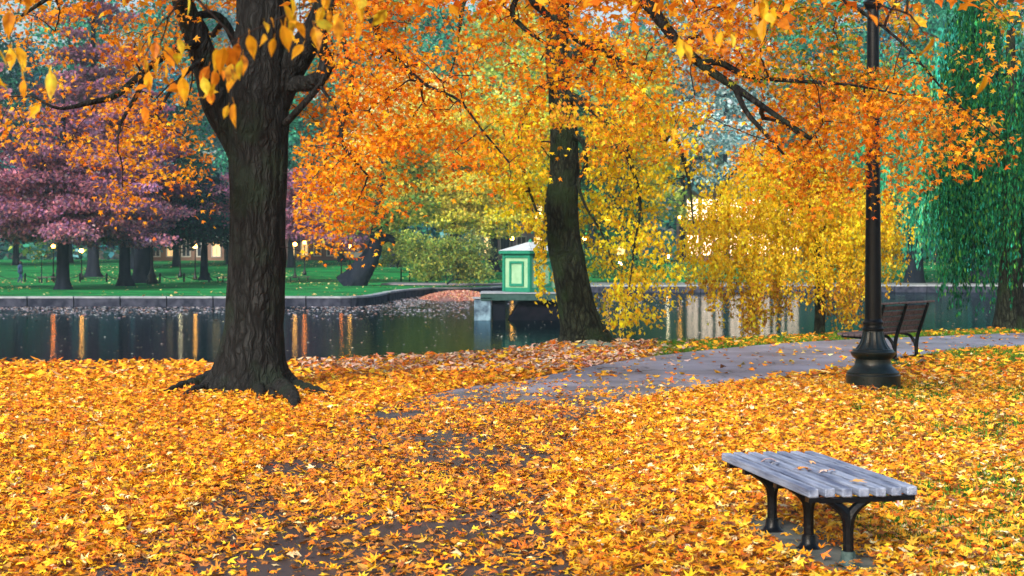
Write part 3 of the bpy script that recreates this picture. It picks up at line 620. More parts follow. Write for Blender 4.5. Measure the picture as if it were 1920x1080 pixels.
pos = np.vstack(ps); n = len(pos); ci = np.repeat(np.arange(len(att)), 60)
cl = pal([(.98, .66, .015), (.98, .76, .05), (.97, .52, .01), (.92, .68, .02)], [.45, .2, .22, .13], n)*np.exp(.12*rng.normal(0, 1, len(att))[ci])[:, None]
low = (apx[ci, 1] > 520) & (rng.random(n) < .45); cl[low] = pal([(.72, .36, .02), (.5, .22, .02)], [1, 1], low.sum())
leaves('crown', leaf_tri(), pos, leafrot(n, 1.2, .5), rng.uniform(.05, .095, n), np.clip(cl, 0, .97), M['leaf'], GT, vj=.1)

def willow(px, py, d, rad, htop, hbot, label, cols, wts, ns, leafsz, tr_r=.45, lean=0, bare=.15):
    base = P(px, py, d); bz = base[2]
    T = empty('willow_tree', base, label, 'tree', 'weeping willows')
    path = [(base[0]+lean*t, d, bz-.15+htop*.8*t, tr_r*(1.25-t*.9)*(1.25 if t == 0 else 1)) for t in np.linspace(0, 1, 6)]
    trunk_mesh('trunk', path, M['farbark'] if d > 50 else M['bark2'], T, n=28, k=6, rough=.07, seed=int(px), flare=[(i, tr_r*.5, 1, .4) for i in (0, 1.5, 3, 4.5)])
    SK = Skel(); tr = smooth_path(path, 5); SK.p += list(tr[10:, :3]); SK.r += list(tr[10:, 3])
    tops = []
    ntw = max(24, ns//16)
    a = rng.uniform(0, 2*np.pi, ntw); rr = rad*rng.uniform(.25, 1, ntw)**.7; hh = bz+htop*(1-.35*(rr/rad)**2)*rng.uniform(.62, 1, ntw)
    tips = np.column_stack([base[0]+rr*np.cos(a), d+rr*np.sin(a), hh]); SK.grow(tips, tip=.03*rad/5, wig=.08, sag=.25)
    twigs(SK.twigs, M['farbark'], T, 5)
    ps = []
    for s_ in range(ns):
        t0 = tips[rng.integers(ntw)]+rng.normal(0, 1, 3)*np.array([.11, .11, .05])*rad
        zb = bz+max(hbot, 0)+rng.exponential(.12*htop); L = max(.8, (t0[2]-zb)*rng.uniform(.55, 1)); m = int(L/leafsz*1.5)
        tt = rng.random(m); drift = rng.normal(0, .03*rad, 2)
        ps.append(np.column_stack([t0[0]+drift[0]*tt+rng.normal(0, leafsz*.22, m), t0[1]+drift[1]*tt+rng.normal(0, leafsz*.22, m), t0[2]-L*tt, np.full(m, s_)]))
    q = np.vstack(ps); n = len(q); sb = np.exp(.42*rng.normal(0, 1, ns))[q[:, 3].astype(int)]
    cl = np.clip(pal(cols, wts, n)*sb[:, None], 0, .95)
    rt = rot_from(rng.uniform(0, 2*np.pi, n), rng.normal(1.45, .3, n), rng.normal(0, .3, n))
    leaves('crown', leaf_diamond(.3), q[:, :3], rt, rng.uniform(.8, 1.4, n)*leafsz, cl, M['farleaf'], T)
willow(1895, 619, 34.3, 1.75, 8.5, .05, 'nearest dark green willow hanging beside the path at the right edge', [(.008, .09, .035), (.015, .15, .05), (.07, .22, .035), (.012, .16, .11)], [4, 3, 1.2, 1], 900, .11, .24)
willow(1715, 533, 116, 5.6, 19, .6, 'blue-green willow across the water behind the lamp post', [(.03, .32, .17), (.05, .42, .26), (.22, .46, .12)], [4, 3, 1.5], 1100, .36, .5)
willow(1840, 536, 114, 4.6, 22, .8, 'tall teal willow across the water between the lamp post and the dark willow', [(.02, .28, .2), (.04, .40, .33), (.07, .4, .18)], [4, 3, 1], 1000, .36, .6)
willow(1960, 540, 112, 4.5, 21, .5, 'teal willow across the water half cut by the right edge of the view', [(.012, .14, .08), (.02, .22, .13)], [4, 3], 420, .42, .6)
# ---------------------------------------------------------------- trees beyond the water
def crown_tree(name, px, py, d, label, blobs, cols, wts, n, ls, tr_r=.4, lean=None, cat='tree', group=None, ncl=70, tmpl=None, layered=0, trunkcol=None, per_sd=.13, top=None, droop=.4):
    """blobs: ellipsoids in metres from the tree base (x, y, z, rx, ry, rz, weight)"""
    base = P(px, py, d) if py else np.array([(px-960)/F*d, d, far_z(d)])
    T = empty(name, base, label, cat, group); B = np.array(blobs, float); wgt = B[:, 6]/B[:, 6].sum()
    top = top or max(B[:, 2])
    lx = lean or 0
    path = [(base[0]+lx*t, d, base[2]-.2+top*t, tr_r*(1.05-.8*t)) for t in (0, .08, .25, .5, .75, 1)]; path[0] = (*path[0][:3], tr_r*1.4)
    trunk_mesh('trunk', path, trunkcol or M['farbark'], T, n=20, k=5, rough=.08, seed=int(px) % 50, flare=[(i*1.3, tr_r*.6, 1.2, .35) for i in range(5)])
    SK = Skel(); tr = smooth_path(path, 5); SK.p += list(tr[7:, :3]); SK.r += list(tr[7:, 3])
    bi = rng.choice(len(B), ncl, p=wgt); v = rng.normal(0, 1, (ncl, 3)); v /= np.linalg.norm(v, axis=1)[:, None]; v *= (rng.random(ncl)[:, None]**.45)
    cen = base+B[bi, :3]+v*B[bi, 3:6]
    if layered: cen[:, 2] = np.round((cen[:, 2]-base[2])/layered)*layered+base[2]+rng.normal(0, .33, ncl)-.10*np.hypot(cen[:, 0]-base[0], cen[:, 1]-base[1])
    SK.grow(cen, tip=tr_r*.07, wig=.07, sag=.12)
    twigs(SK.twigs, trunkcol or M['farbark'], T, 5)
    sz = (B[bi, 3]*B[bi, 4]*B[bi, 5])**(1/3)*1.55/ncl**(1/3)*(rng.uniform(.65, 1.35, ncl))
    ci = rng.choice(ncl, n, p=sz**2/np.sum(sz**2)); dd = rng.normal(0, 1, (n, 3)); dd /= np.linalg.norm(dd, axis=1)[:, None]+1e-9; dd *= rng.random(n)[:, None]**.4
    fl = np.array([1.5, 1.5, .45]) if layered else np.array([1.15, 1.15, .75])
    pos = cen[ci]+dd*sz[ci][:, None]*fl*1.25
    cl = pal(cols, wts, n)*np.exp(rng.normal(0, per_sd, ncl))[ci][:, None]
    leaves('crown', tmpl or leaf_diamond(.7), pos, leafrot(n, droop, .6), rng.uniform(.7, 1.3, n)*ls, np.clip(cl, 0, .9), M['farleaf'], T)
    return T
PUR = [(.38, .15, .23), (.27, .12, .24), (.50, .18, .21), (.34, .23, .25), (.13, .08, .18)]
def cone(h0, h1, r0, r1, k=6, w=1): return [(0, 0, h0+(h1-h0)*t, r0+(r1-r0)*t, r0+(r1-r0)*t, (h1-h0)/k*.8, (r0+(r1-r0)*t)**2*w) for t in np.linspace(0, 1, k)]
crown_tree('cypress_tree', 118, 543, 95.5, 'purple-red feathery tree with flared trunk nearest the left end of the far wall', cone(4.5, 12.5, 5.8, 1.2), PUR, [4, 3, 3, 1, 2], 40000, .25, .42, ncl=190, layered=1.35, per_sd=.3, group='purple feathery conifers')
crown_tree('cypress_tree', 234, 533, 108, 'purple tree with slim dark trunk just left of the very broad trunk', cone(5.0, 15, 3.4, 1.6), PUR, [3, 3, 2, 1, 2], 23000, .25, .42, ncl=110, layered=1.3, per_sd=.3, group='purple feathery conifers')
crown_tree('cypress_tree', 268, 526, 116, 'purple tree with the very broad blue-grey buttressed trunk', cone(5.8, 13, 3.4, 2.4), [(.27, .09, .15), (.20, .07, .16), (.36, .11, .13)], [3, 3, 1], 13000, .30, .72, ncl=100, layered=1.4, per_sd=.3, group='purple feathery conifers')
crown_tree('cypress_tree', -60, 541, 98, 'purple tree whose boughs reach in from the left edge', cone(5.0, 16, 4.6, 1.6), PUR, [4, 3, 2, 2, 1], 12000, .36, .5, ncl=110, layered=1.4, per_sd=.3, group='purple feathery conifers')
crown_tree('cypress_tree', 495, 522, 122, 'low spreading plum-coloured tree seen on both sides of the big maple trunk', [(-1, 0, 5.0, 6.0, 3, 1.5, 3), (3.5, 0, 4.4, 4.6, 3, 1.5, 3), (0, 0, 7, 4.5, 3, 2, 2)], PUR, [4, 3, 2, 1, 2], 27000, .27, .45, ncl=110, layered=1.2, per_sd=.3, group='purple feathery conifers')
crown_tree('cypress_tree', 175, 515, 138, 'tall hazy mauve tree rising behind the others at the upper left', cone(8, 27, 4.6, 3.0), [(.26, .11, .20), (.32, .13, .20), (.18, .11, .19)], [3, 2, 1], 17000, .45, .5, ncl=130, layered=1.8, per_sd=.28, group='purple feathery conifers')
crown_tree('shade_tree', 383, 521, 122, 'small dark blue-green spreading tree left of the big maple trunk', [(0, 0, 4.3, 4.2, 3.5, 1.5, 3), (0, 0, 6.2, 3.4, 3, 1.8, 2)], [(.008, .05, .06), (.015, .09, .08), (.02, .03, .07)], [3, 2, 2], 13000, .34, .34, ncl=80)
crown_tree('young_tree', 78, 530, 121, 'thin young tree with a few leaves by the chain fence', [(0, 0, 2.2, .9, .9, .9, 1)], [(.05, .14, .04), (.3, .3, .08)], [2, 1], 260, .2, .06, ncl=14)
# leaning trunk by the inlet
def lean_tree():
    T = empty('leaning_tree', P(662, 533, 110), 'blue-dark tree leaning to the right over the inlet lawn', 'tree')
    d = 110; path = [(*P(a, b, d), r) for a, b, r in [(652, 540, 1.25), (664, 527, .95), (682, 503, .80), (694, 485, .68), (703, 460, .5), (706, 430, .42), (705, 400, .34), (716, 340, .28), (725, 270, .2)]]
    trunk_mesh('trunk', path, M['farbark'], T, n=28, k=6, rough=.09, seed=33, flare=[(4.7, .25, 1, .4), (0, .2, 1, .4)])
    SK = Skel(); tr = smooth_path(path, 6); SK.p += list(tr[14:, :3]); SK.r += list(tr[14:, 3])
    SK.line([P(a, b, d) for a, b in ((698, 468), (712, 452), (728, 446), (742, 454))], [.45, .36, .28, .2], 5)
    att = np.array([P(rng.uniform(640, 800), rng.uniform(250, 430), d+rng.normal(0, 2)) for _ in range(60)]); SK.grow(att, tip=.04, wig=.09)
    limbs(SK.lines, M['farbark'], T, 8); twigs(SK.twigs, M['farbark'], T, 5)
    pos, ci = clusters(att, 95, .62, .6); n = len(pos)
    leaves('crown', leaf_diamond(.7), pos, leafrot(n), rng.uniform(.25, .42, n), pal([(.30, .38, .06), (.55, .48, .08), (.12, .26, .06)], [3, 2, 2], n)*np.exp(rng.normal(0, .25, len(att)))[ci][:, None], M['farleaf'], T)
lean_tree()
YEL = [(.90, .72, .09), (.95, .80, .20), (.62, .66, .08), (.85, .58, .08)]
crown_tree('linden_tree', 850, 505, 132, 'broad yellow tree above the inlet, left of the green hut', [(-2, 0, 7, 5, 4, 3, 3), (2.5, 0, 5.5, 3.6, 3, 3, 2), (-1, 0, 12, 4.5, 4, 3, 2), (1.8, 0, 3.6, 2.8, 2.5, 1.3, 1)], YEL, [3, 2, 3, 1], 34000, .28, .4, ncl=150, layered=1.2, per_sd=.28, group='yellow trees across the water')
crown_tree('linden_tree', 740, 497, 150, 'pale straw-yellow tree rising behind the leaning trunk', [(0, 0, 9, 5.5, 4, 4, 2), (1, 0, 15, 5.5, 4, 4, 3)], [(.92, .72, .28), (.90, .80, .42), (.65, .68, .18)], [3, 2, 1], 19000, .42, .45, ncl=130, per_sd=.22, group='yellow trees across the water')
crown_tree('linden_tree', 925, 506, 136, 'yellow-green tree with a dark straight trunk behind the hut roof', [(0, 0, 8, 4, 3.5, 3, 3), (2, 0, 12, 4.5, 3.5, 3.5, 3)], [(.60, .66, .09), (.85, .72, .1), (.22, .42, .08)], [3, 2, 2], 15000, .40, .45, ncl=110, per_sd=.28, group='yellow trees across the water')
def bush(px, py, d, rx, rz, label, cols, n, ls=.2, name='shrub'):
    b = P(px, py, d); T = empty(name, b, label, 'shrub', 'shrubs along the far bank')
    SK = Skel(); SK.p.append(b+np.array([0, 0, -.1])); SK.r.append(.06)
    cen = b+np.column_stack([rng.normal(0, rx*.5, 26), rng.normal(0, rx*.4, 26), np.abs(rng.normal(.5, .35, 26))*rz+.15]); SK.grow(cen, tip=.02, wig=.12)
    twigs(SK.twigs, M['farbark'], T, 4, 'stem'); pos, ci = clusters(cen, n//26, rx*.17, .8); pos[:, 2] = np.maximum(pos[:, 2], b[2]); m = len(pos)
    leaves('foliage', leaf_diamond(.6), pos, leafrot(m), rng.uniform(.7, 1.3, m)*ls, pal(cols, [3, 2, 1], m)*np.exp(rng.normal(0, .25, 26))[ci][:, None], M['farleaf'], T)
GY = [(.18, .28, .06), (.34, .36, .07), (.08, .16, .06)]
bush(838, 530, 99, 2.0, 2.4, 'rounded olive-green bush on the leafy bank left of the hut', GY, 5200)
bush(800, 526, 104, 1.3, 1.7, 'loose yellow-green bush left of the rounded olive bush', GY, 2600)
bush(880, 524, 106, 1.6, 2.3, 'grey-green bush nearest the hut on the left', [(.15, .22, .10), (.3, .32, .12), (.08, .14, .08)], 3600)
bush(745, 500, 128, 2.1, 3.0, 'tall yellow-green bush right of the leaning trunk', GY, 4800)
bush(1165, 520, 122, 2.5, 1.5, 'dark green bush seen under the yellow sprays across the water', [(.03, .12, .04), (.06, .2, .05), (.2, .28, .05)], 3600)
# wall of parkland trees further back: (px, D, crown bottom, top, radius, colour key, label)
TEAL = [(.05, .34, .22), (.10, .46, .32), (.025, .16, .15)]; BLUE = [(.04, .24, .30), (.16, .44, .52), (.02, .09, .16)]
PALE = [(.42, .62, .64), (.60, .74, .82), (.14, .36, .42)]; YG = [(.50, .64, .12), (.26, .52, .16), (.75, .75, .2)]; GRN = [(.03, .16, .05), (.06, .25, .07), (.015, .08, .04)]
PCH = [(.72, .50, .26), (.62, .50, .14), (.36, .40, .14)]
bgl = [(-90, 165, 4, 30, 6.5, TEAL, 'teal tree at the far left end of the tree line'), (30, 172, 3, 24, 6, BLUE, 'dark blue tree between the purple trees at the far left'),
 (130, 180, 8, 33, 7, TEAL, 'green-teal tree behind the mauve tips'), (250, 160, 3, 21, 5.5, BLUE, 'navy tree behind the broad trunk'), (330, 168, 6, 33, 6.5, TEAL, 'sea-green tree left of the big maple trunk'),
 (430, 176, 3, 31, 6.5, PALE, 'pale blue-green tree directly behind the big maple trunk'), (545, 165, 4, 22, 6, TEAL, 'teal tree right of the big maple trunk'), (640, 184, 6, 34, 7, TEAL, 'tall teal tree behind the straw-yellow tree'),
 (760, 190, 12, 35, 7, YG, 'tall yellow-green tree above the straw-yellow one'), (700, 172, 5, 20, 5.5, PCH, 'peach-coloured tree behind the leaning trunk'), (860, 178, 10, 31, 6.5, TEAL, 'teal tree whose gap shows above the inlet'), (950, 168, 5, 26, 6, YG, 'yellow-green tree behind the hut'),
 (1040, 186, 4, 33, 7, TEAL, 'tall teal tree behind the curving trunk'), (1110, 162, 3, 17, 5, GRN, 'deep green tree right of the curving trunk'), (1190, 172, 5, 25, 6, YG, 'lime tree behind the drooping yellow sprays'), (1280, 182, 9, 33, 6.5, BLUE, 'blue-green tree behind the right of the yellow sprays'),
 (1360, 168, 9, 29, 6.5, PALE, 'silvery blue tree in the gap above the golden weeping tree'), (1460, 180, 9, 34, 7, BLUE, 'tall blue tree behind the golden weeping tree'), (1560, 165, 4, 28, 6.5, TEAL, 'teal tree left of the lamp post'), (1650, 178, 5, 34, 7, BLUE, 'tall blue tree behind the lamp post'),
 (1760, 170, 4, 32, 7, TEAL, 'teal tree behind the willows'), (1870, 180, 3, 35, 7.5, GRN, 'dark green tree at the right behind the willows'), (1990, 168, 3, 32, 7, TEAL, 'teal tree at the far right end of the tree line')]
for px, D, z0, z1, rr, cc, lb in bgl:
    k = 4; bl = [(rng.normal(0, .8), rng.normal(0, .8), z0+(z1-z0)*t, rr*(1-.35*abs(t-.4)), rr*.8, (z1-z0)/k*.75, 1) for t in (.15, .4, .65, .88)]
    crown_tree('park_tree', px, None, D, lb, bl, cc, [3, 2, 2], 17000, .48, .34, ncl=95, per_sd=.3, group='trees along the far side of the park')
# distant wood behind everything
def far_wood():
    n = 60000; x = rng.uniform(-150, 150, n); t = rng.random(n); h = 26+7*np.sin(x*.11)+5*np.sin(x*.31+2); y = 235+rng.normal(0, 5, n)
    pos = np.column_stack([x, y, 1+h*t**.8]); b = vnoise(x*.12+9, t*4)
    cl = pal(TEAL+BLUE+YG[:1], [3, 2, 2, 2, 2, 2, 1], n)*(0.6+.9*b)[:, None]
    o = leaves('far_wood', leaf_diamond(.8), pos, leafrot(n), rng.uniform(.9, 1.8, n), np.clip(cl, 0, .9), M['farleaf']); tag(o, kind='stuff')
far_wood()
# ---------------------------------------------------------------- buildings beyond the park
def building(px0, px1, D, h, label, wallc, litp, floors, nwin, roofc=(.08, .09, .11), lit=(1, .62, .25), em=6, wf=.55):
    x0, x1 = (px0-960)/F*D, (px1-960)/F*D; zb = far_z(D)-.2; T = empty('building', ((x0+x1)/2, D, zb), label, 'building', 'buildings beyond the park')
    wm = mat('render_wall', wallc, tuple(v*.8 for v in wallc), .6, .9); wd = x1-x0
    MB().box((0, 5, h/2), (wd, 10, h)).build('wall', wm, T)
    MB().box((0, 5, h+.25), (wd+.8, 10.8, .5)).build('cornice', M['coping'], T)
    r = MB(); r.add([(-wd/2-.3, -.3, h+.5), (wd/2+.3, -.3, h+.5), (wd/2+.3, 10.3, h+.5), (-wd/2-.3, 10.3, h+.5), (-wd/2+2, 5, h+2.8), (wd/2-2, 5, h+2.8)], [(0, 1, 5, 4), (1, 2, 5), (2, 3, 4, 5), (3, 0, 4), (0, 3, 2, 1)]); r.build('roof', mat('slate_roof', roofc, None), T)
    gl = mat('dark_pane', (.02, .03, .05), None, rough=.1); le = emit('lit_pane', lit, em); fm = mat('window_frame_paint', (.5, .48, .45), None)
    fh = h/floors
    for f_ in range(floors):
        for k_ in range(nwin):
            x = -wd/2+wd*(k_+.5)/nwin; ww = wd/nwin*wf; wh = fh*.6; z = fh*(f_+.5)
            fr = MB(); 
            for q in (-1, 1): fr.box((x+q*ww/2, -.06, z), (.14, .16, wh+.14)); fr.box((x, -.06, z+q*wh/2), (ww-.15, .16, .14))
            fr.box((x, -.05, z), (.07, .1, wh-.15)); fo = fr.build('window', fm, T)
            MB().box((x, -.012, z), (ww-.14, .02, wh-.14)).build('pane', le if random.random() < litp else gl, fo)
building(1285, 1500, 186, 8.6, 'long pink-rendered building with lit windows behind the golden weeping tree', (.55, .30, .28), .97, 2, 8, lit=(1, .62, .42), em=3.2, wf=.84)
building(250, 420, 190, 7, 'brownish building with a few lit windows behind the dark spreading tree', (.25, .15, .12), .4, 2, 6, em=.55)
building(535, 680, 196, 7.5, 'dim brick building with lit windows behind the plum tree right of the maple trunk', (.22, .12, .12), .4, 2, 6, em=.55)
building(900, 1180, 198, 8, 'mauve-grey building glimpsed behind the hut and curving trunk', (.30, .24, .30), .3, 2, 9, em=1.5)
# ---------------------------------------------------------------- lamps across the water
glow_w = emit('lamp_glow_warm', (1, .36, .05), 55); glow_o = emit('lamp_glow_orange', (1, .20, .02), 50); glow_h = emit('lamp_glow_white', (1, .68, .35), 40)
def park_lamp(px, py, D, label, g, r=.165):
    b = np.array([(px-960)/F*D, D, far_z(D)-.03]); zt = EYE-(py-HOR)/F*D-b[2]
    T = empty('street_lamp', b, label, 'street lamp', 'globe lamps across the water')
    MB().lathe([(.2, 0), (.2, .25), (.12, .4), (.07, .6), (.055, 1.0), (.045, zt-r-.15), (.1, zt-r-.05), (.1, zt-r+.02)], 12).build('post', M['metal'], T, True)
    m = MB(); pr = [(max(r*math.sin(a), .01), zt-r*math.cos(a)) for a in np.linspace(.1, math.pi-.02, 9)]; m.lathe(pr, 14).build('globe', g, T, True)
    MB().lathe([(.07, zt+r-.01), (.05, zt+r+.06), (.01, zt+r+.16)], 8).build('finial', M['metal'], T, True)
L_ = [(100, 462, 132, 'leftmost orange globe lamp behind the purple tree', glow_o), (153, 470, 134, 'orange globe lamp right of the first purple trunk', glow_w),
      (228, 440, 150, 'dim orange globe lamp by the slim purple trunk', glow_o), (338, 452, 140, 'white globe lamp left of the small dark tree', glow_h), (366, 462, 133, 'warm globe lamp beside the small dark tree trunk', glow_w),
      (553, 458, 138, 'warm globe lamp just right of the big maple trunk', glow_w), (571, 455, 146, 'orange globe lamp near the plum tree foliage', glow_o), (640, 458, 136, 'orange globe lamp left of the leaning trunk', glow_o), (656, 462, 136, 'yellow-white globe lamp touching the leaning trunk', glow_w),
      (801, 404, 152, 'high warm globe lamp in the yellow foliage over the inlet', glow_w), (960, 447, 142, 'warm globe lamp just above the hut roof', glow_w), (1013, 402, 150, 'warm globe lamp left of the curving trunk', glow_w),
      (1096, 447, 140, 'warm globe lamp right of the curving trunk', glow_w), (1140, 410, 150, 'high warm globe lamp in the yellow sprays', glow_w), (1252, 481, 150, 'low bright white globe lamp over the far path', glow_h), (1163, 494, 128, 'low white globe lamp beside the far wall', glow_h),
      (1275, 408, 158, 'high warm globe lamp left of the golden tree', glow_w), (1895, 450, 140, 'small orange globe lamp seen through the dark willow', glow_w)]
for a in L_: park_lamp(*a[:4], a[4])
# unlit black lamp post beside the broad trunk
T = empty('lamp_post', P(285, 532, 114), 'black lamp post with round base beside the broad blue-grey trunk', 'lamp post')
MB().lathe([(.42, 0), (.44, .25), (.3, .4), (.36, .55), (.2, .8), (.1, 1.2), (.08, 4.2), (.16, 4.3), (.05, 4.35)], 16).build('post', M['metal'], T, True)
MB().lathe([(.1, 4.35), (.22, 4.6), (.2, 4.9), (.03, 5.15)], 14).build('lantern', mat('clouded_lamp_glass', (.3, .32, .34), None, rough=.3), T, True)
# ---------------------------------------------------------------- post-and-chain fences
def fence(pxs, D, h, label, chain=True, name='chain_fence', r=.08):
    xs_ = [(p-960)/F*D for p in pxs]; z = far_z(D)-.03; T = empty(name, (xs_[0], D, z), label, 'fence')
    for x in xs_: MB().lathe([(r, -.1), (r, h-.12), (r*1.25, h-.1), (r*1.1, h), (r*.3, h+.06)], 8, (x-xs_[0], 0, 0)).build('post', M['metal'], T, True)
    for a, b in zip(xs_[:-1], xs_[1:]):
        if chain:
            q = [(a-xs_[0]+(b-a)*t, 0, h*.82-.28*4*t*(1-t)) for t in np.linspace(0, 1, 9)]; MB().tube(q, .03, 5).build('chain', M['metal'], T, True)
        else:
            m = MB(); [m.tube([(a-xs_[0], 0, h*q), (b-xs_[0], 0, h*q)], .025, 5) for q in (.4, .85)]; m.build('rail', M['metal'], T)
fence([-3, 47, 100, 150, 200, 250, 300, 345, 392, 440], 126, .72, 'low dark post and chain fence on the left lawn')
fence([752, 768, 784, 800, 812, 824, 836, 850], 128, 1.1, 'short dark post and rail fence above the inlet', False, 'rail_fence', .06)
# ---------------------------------------------------------------- far benches
def far_bench(px, py, D, label, w_=1.5, rz=0):
    b = P(px, py, D); b[2] = far_z(D)+.0; T = empty('park_bench', b, label, 'bench', 'benches on the far lawn'); T.rotation_euler.z = rz
    m = MB(); [m.box((0, -.22+k*.15, .45), (w_, .12, .05)) for k in range(4)]; m.build('seat', M['wood2'], T)
    for x in (-.4*w_, 0, .4*w_):
        MB().box((x, 0, .21), (.08, .08, .42)).box((x, 0, .40), (.07, .5, .04)).build('leg', M['metal'], T)
M['wood2'] = mat('brown_slat', (.07, .05, .055), (.14, .11, .12), 6, .75, .3, 30, stretch=(.3, 3, 3))
M['wood_old'] = mat('weathered_slat', (.10, .13, .22), (.30, .36, .50), 4, .85, .5, 24, stretch=(5, .6, 5))
far_bench(561, 527, 124, 'long low bench on the lawn right of the maple trunk', 1.7); far_bench(418, 528, 124, 'low bench on the lawn touching the left side of the maple trunk', 1.0); far_bench(88, 527, 122.5, 'low bench by the thin young tree on the left lawn', 1.5)
# ---------------------------------------------------------------- parked vehicles at the street
def car(px, D, label, paint, van=False):
    x = (px-960)/F*D; z = far_z(D); T = empty('parked_van' if van else 'parked_car', (x, D, z), label, 'van' if van else 'car', 'vehicles parked beyond the lawn')
    L, Wd = 4.4, 1.75
    prof = [(-2.2, .35), (-2.2, .8), (-2.0, .95), (-1.7, 1.0), (-1.2, 1.45), (.4, 1.47), (1.1, 1.0), (2.0, .88), (2.2, .7), (2.2, .35)] if not van else [(-2.3, .35), (-2.3, 1.9), (-2.1, 2.05), (1.0, 2.05), (1.6, 1.25), (2.2, 1.05), (2.35, .8), (2.35, .35)]
    V = [(a, -Wd/2, b) for a, b in prof]+[(a, Wd/2, b) for a, b in prof]; n = len(prof)
    MB().add(V, [tuple(range(n)), tuple(range(2*n-1, n-1, -1))]+[(i, n+i, n+(i+1) % n, (i+1) % n) for i in range(n)]).build('body', mat('car_paint', paint, None, rough=.3, coat=.5), T)
    g = MB(); wz = (1.08, 1.38) if not van else (1.3, 1.8)
    g.add([(-1.15, -Wd/2-.01, wz[0]), (.75, -Wd/2-.01, wz[0]), (.35, -Wd/2-.01, wz[1]), (-1.05, -Wd/2-.01, wz[1])], [(0, 1, 2, 3)]).build('window', mat('car_glass', (.02, .03, .04), None, rough=.08), T)
    for sx in (-1.35, 1.35):
        for sy in (-1, 1):
            wq = MB().tube([(sx, sy*(Wd/2-.2), .33), (sx, sy*(Wd/2+.02), .33)], .33, 16).build('wheel', mat('tyre_rubber', (.015, .015, .015), None), T)
    for sy in (-.6, .6): MB().box((-2.22 if not van else -2.32, sy, .8), (.06, .3, .15)).build('tail_light', emit('tail_glow', (1, .05, .02), 6), T)
    for sy in (-.6, .6): MB().box((2.2 if not van else 2.36, sy, .68), (.06, .3, .13)).build('headlight', emit('head_glow', (1, .8, .5), 3), T)
car(662, 192, 'white car parked behind the leaning trunk', (.6, .62, .66)); car(800, 190, 'silver van parked behind the bushes over the inlet', (.4, .45, .55), True); car(845, 194, 'pale blue car parked right of the silver van', (.25, .35, .5)); car(1120, 190, 'dark car parked behind the yellow sprays', (.03, .04, .07)); car(1790, 186, 'dark blue car glimpsed under the teal willow', (.02, .04, .10))
# ---------------------------------------------------------------- person walking on the far lawn
def person():
    T = empty('person', P(38, 531, 123), 'small person in a dark blue coat and trousers walking on the far left lawn', 'person')
    J = {'pel': (0, 0, .90, .15), 'ab': (0, .0, 1.08, .14), 'ch': (.01, 0, 1.3, .175), 'nk': (.02, 0, 1.46, .06), 'hd': (.03, -.01, 1.57, .095), 'hd2': (.035, -.01, 1.68, .085),
         'lk': (.16, -.04, .50, .075), 'la': (.10, -.04, .10, .05), 'lt': (.2, -.05, .04, .04), 'rk': (-.02, .06, .48, .075), 'ra': (-.22, .06, .13, .05), 'rt': (-.13, .06, .04, .04),
         'ls': (.02, -.18, 1.38, .075), 'le': (-.08, -.24, 1.12, .055), 'lh': (.04, -.24, .88, .04), 'rs': (.02, .18, 1.38, .075), 're': (.0, .25, 1.1, .055), 'rh': (.16, .22, .9, .04)}
    E = ['pel ab', 'ab ch', 'ch nk', 'nk hd', 'hd hd2', 'pel lk', 'lk la', 'la lt', 'pel rk', 'rk ra', 'ra rt', 'ch ls', 'ls le', 'le lh', 'ch rs', 'rs re', 're rh']
    k = list(J); me = bpy.data.meshes.new('body'); me.from_pydata([J[q][:3] for q in k], [tuple(k.index(v) for v in e.split()) for e in E], [])
    o = bpy.data.objects.new('body', me); COL.objects.link(o); o.parent = T
    md = o.modifiers.new('s', 'SKIN'); o.modifiers.new('u', 'SUBSURF').levels = 1; o.modifiers['u'].render_levels = 1
    for i_, q in enumerate(k): me.skin_vertices[0].data[i_].radius = (J[q][3],)*2
    me.skin_vertices[0].data[0].use_root = True; me.materials.append(mat('dark_blue_clothes', (.015, .03, .09), (.02, .04, .12), 5))
    m = MB(); m.lathe([(.02, 1.54), (.085, 1.55), (.105, 1.62), (.10, 1.70), (.06, 1.755), (.01, 1.77)], 12, (.03, 0, 0)).build('hair', mat('dark_hair', (.03, .02, .02), None), T, True)
    m = MB(); m.lathe([(.19, .78), (.2, .95), (.185, 1.15), (.2, 1.35), (.12, 1.46), (.06, 1.48)], 14, (0, 0, 0)).build('coat', mat('blue_coat', (.03, .06, .14), None), T, True)
person()
# ---------------------------------------------------------------- green hut on its landing stage
HC = P(995, 548, 60.5); hz = HC[2]
T = empty('boat_hut', (HC[0], HC[1]+1.03, hz), 'small two-tone green hut with hipped roof on the landing stage', 'hut'); T.rotation_euler.z = R(43)
gl_ = mat('pale_green_paint', (.20, .38, .23), (.26, .44, .29), 3, .6, .1, 30); gd = mat('dark_green_paint', (.012, .16, .10), (.018, .2, .125), 4, .5, .1, 30)
s = 1.46; h = 1.47
MB().box((0, 0, h/2+.03), (s, s, h)).build('wall', gl_, T)
tm = MB()
for a in (-1, 1):
    for b in (-1, 1): tm.box((a*s/2, b*s/2, h/2+.03), (.12, .12, h+.04))
for a in (-1, 1):
    tm.box((0, a*s/2, .09), (s-.13, .08, .17)); tm.box((a*s/2, 0, .09), (.08, s-.13, .17)); tm.box((0, a*s/2, h-.04), (s-.13, .08, .16)); tm.box((a*s/2, 0, h-.04), (.08, s-.13, .16))
tm.build('trim', gd, T)
for k_ in range(4):
    f_ = MB(); Rz = Matrix.Rotation(k_*math.pi/2, 3, 'Z')
    def bx(cx, cz, sx, sz):
        c_ = Rz @ Vector((cx, -s/2-.02, cz)); f_.box(c_, (sx, .06, sz), rz=k_*math.pi/2)
    bx(-.36, .72, .09, .98); bx(.36, .72, .09, .98); bx(0, .28, .64, .10); bx(0, 1.17, .64, .09); f_.build('panel_frame', gd, T)
e = s/2+.16
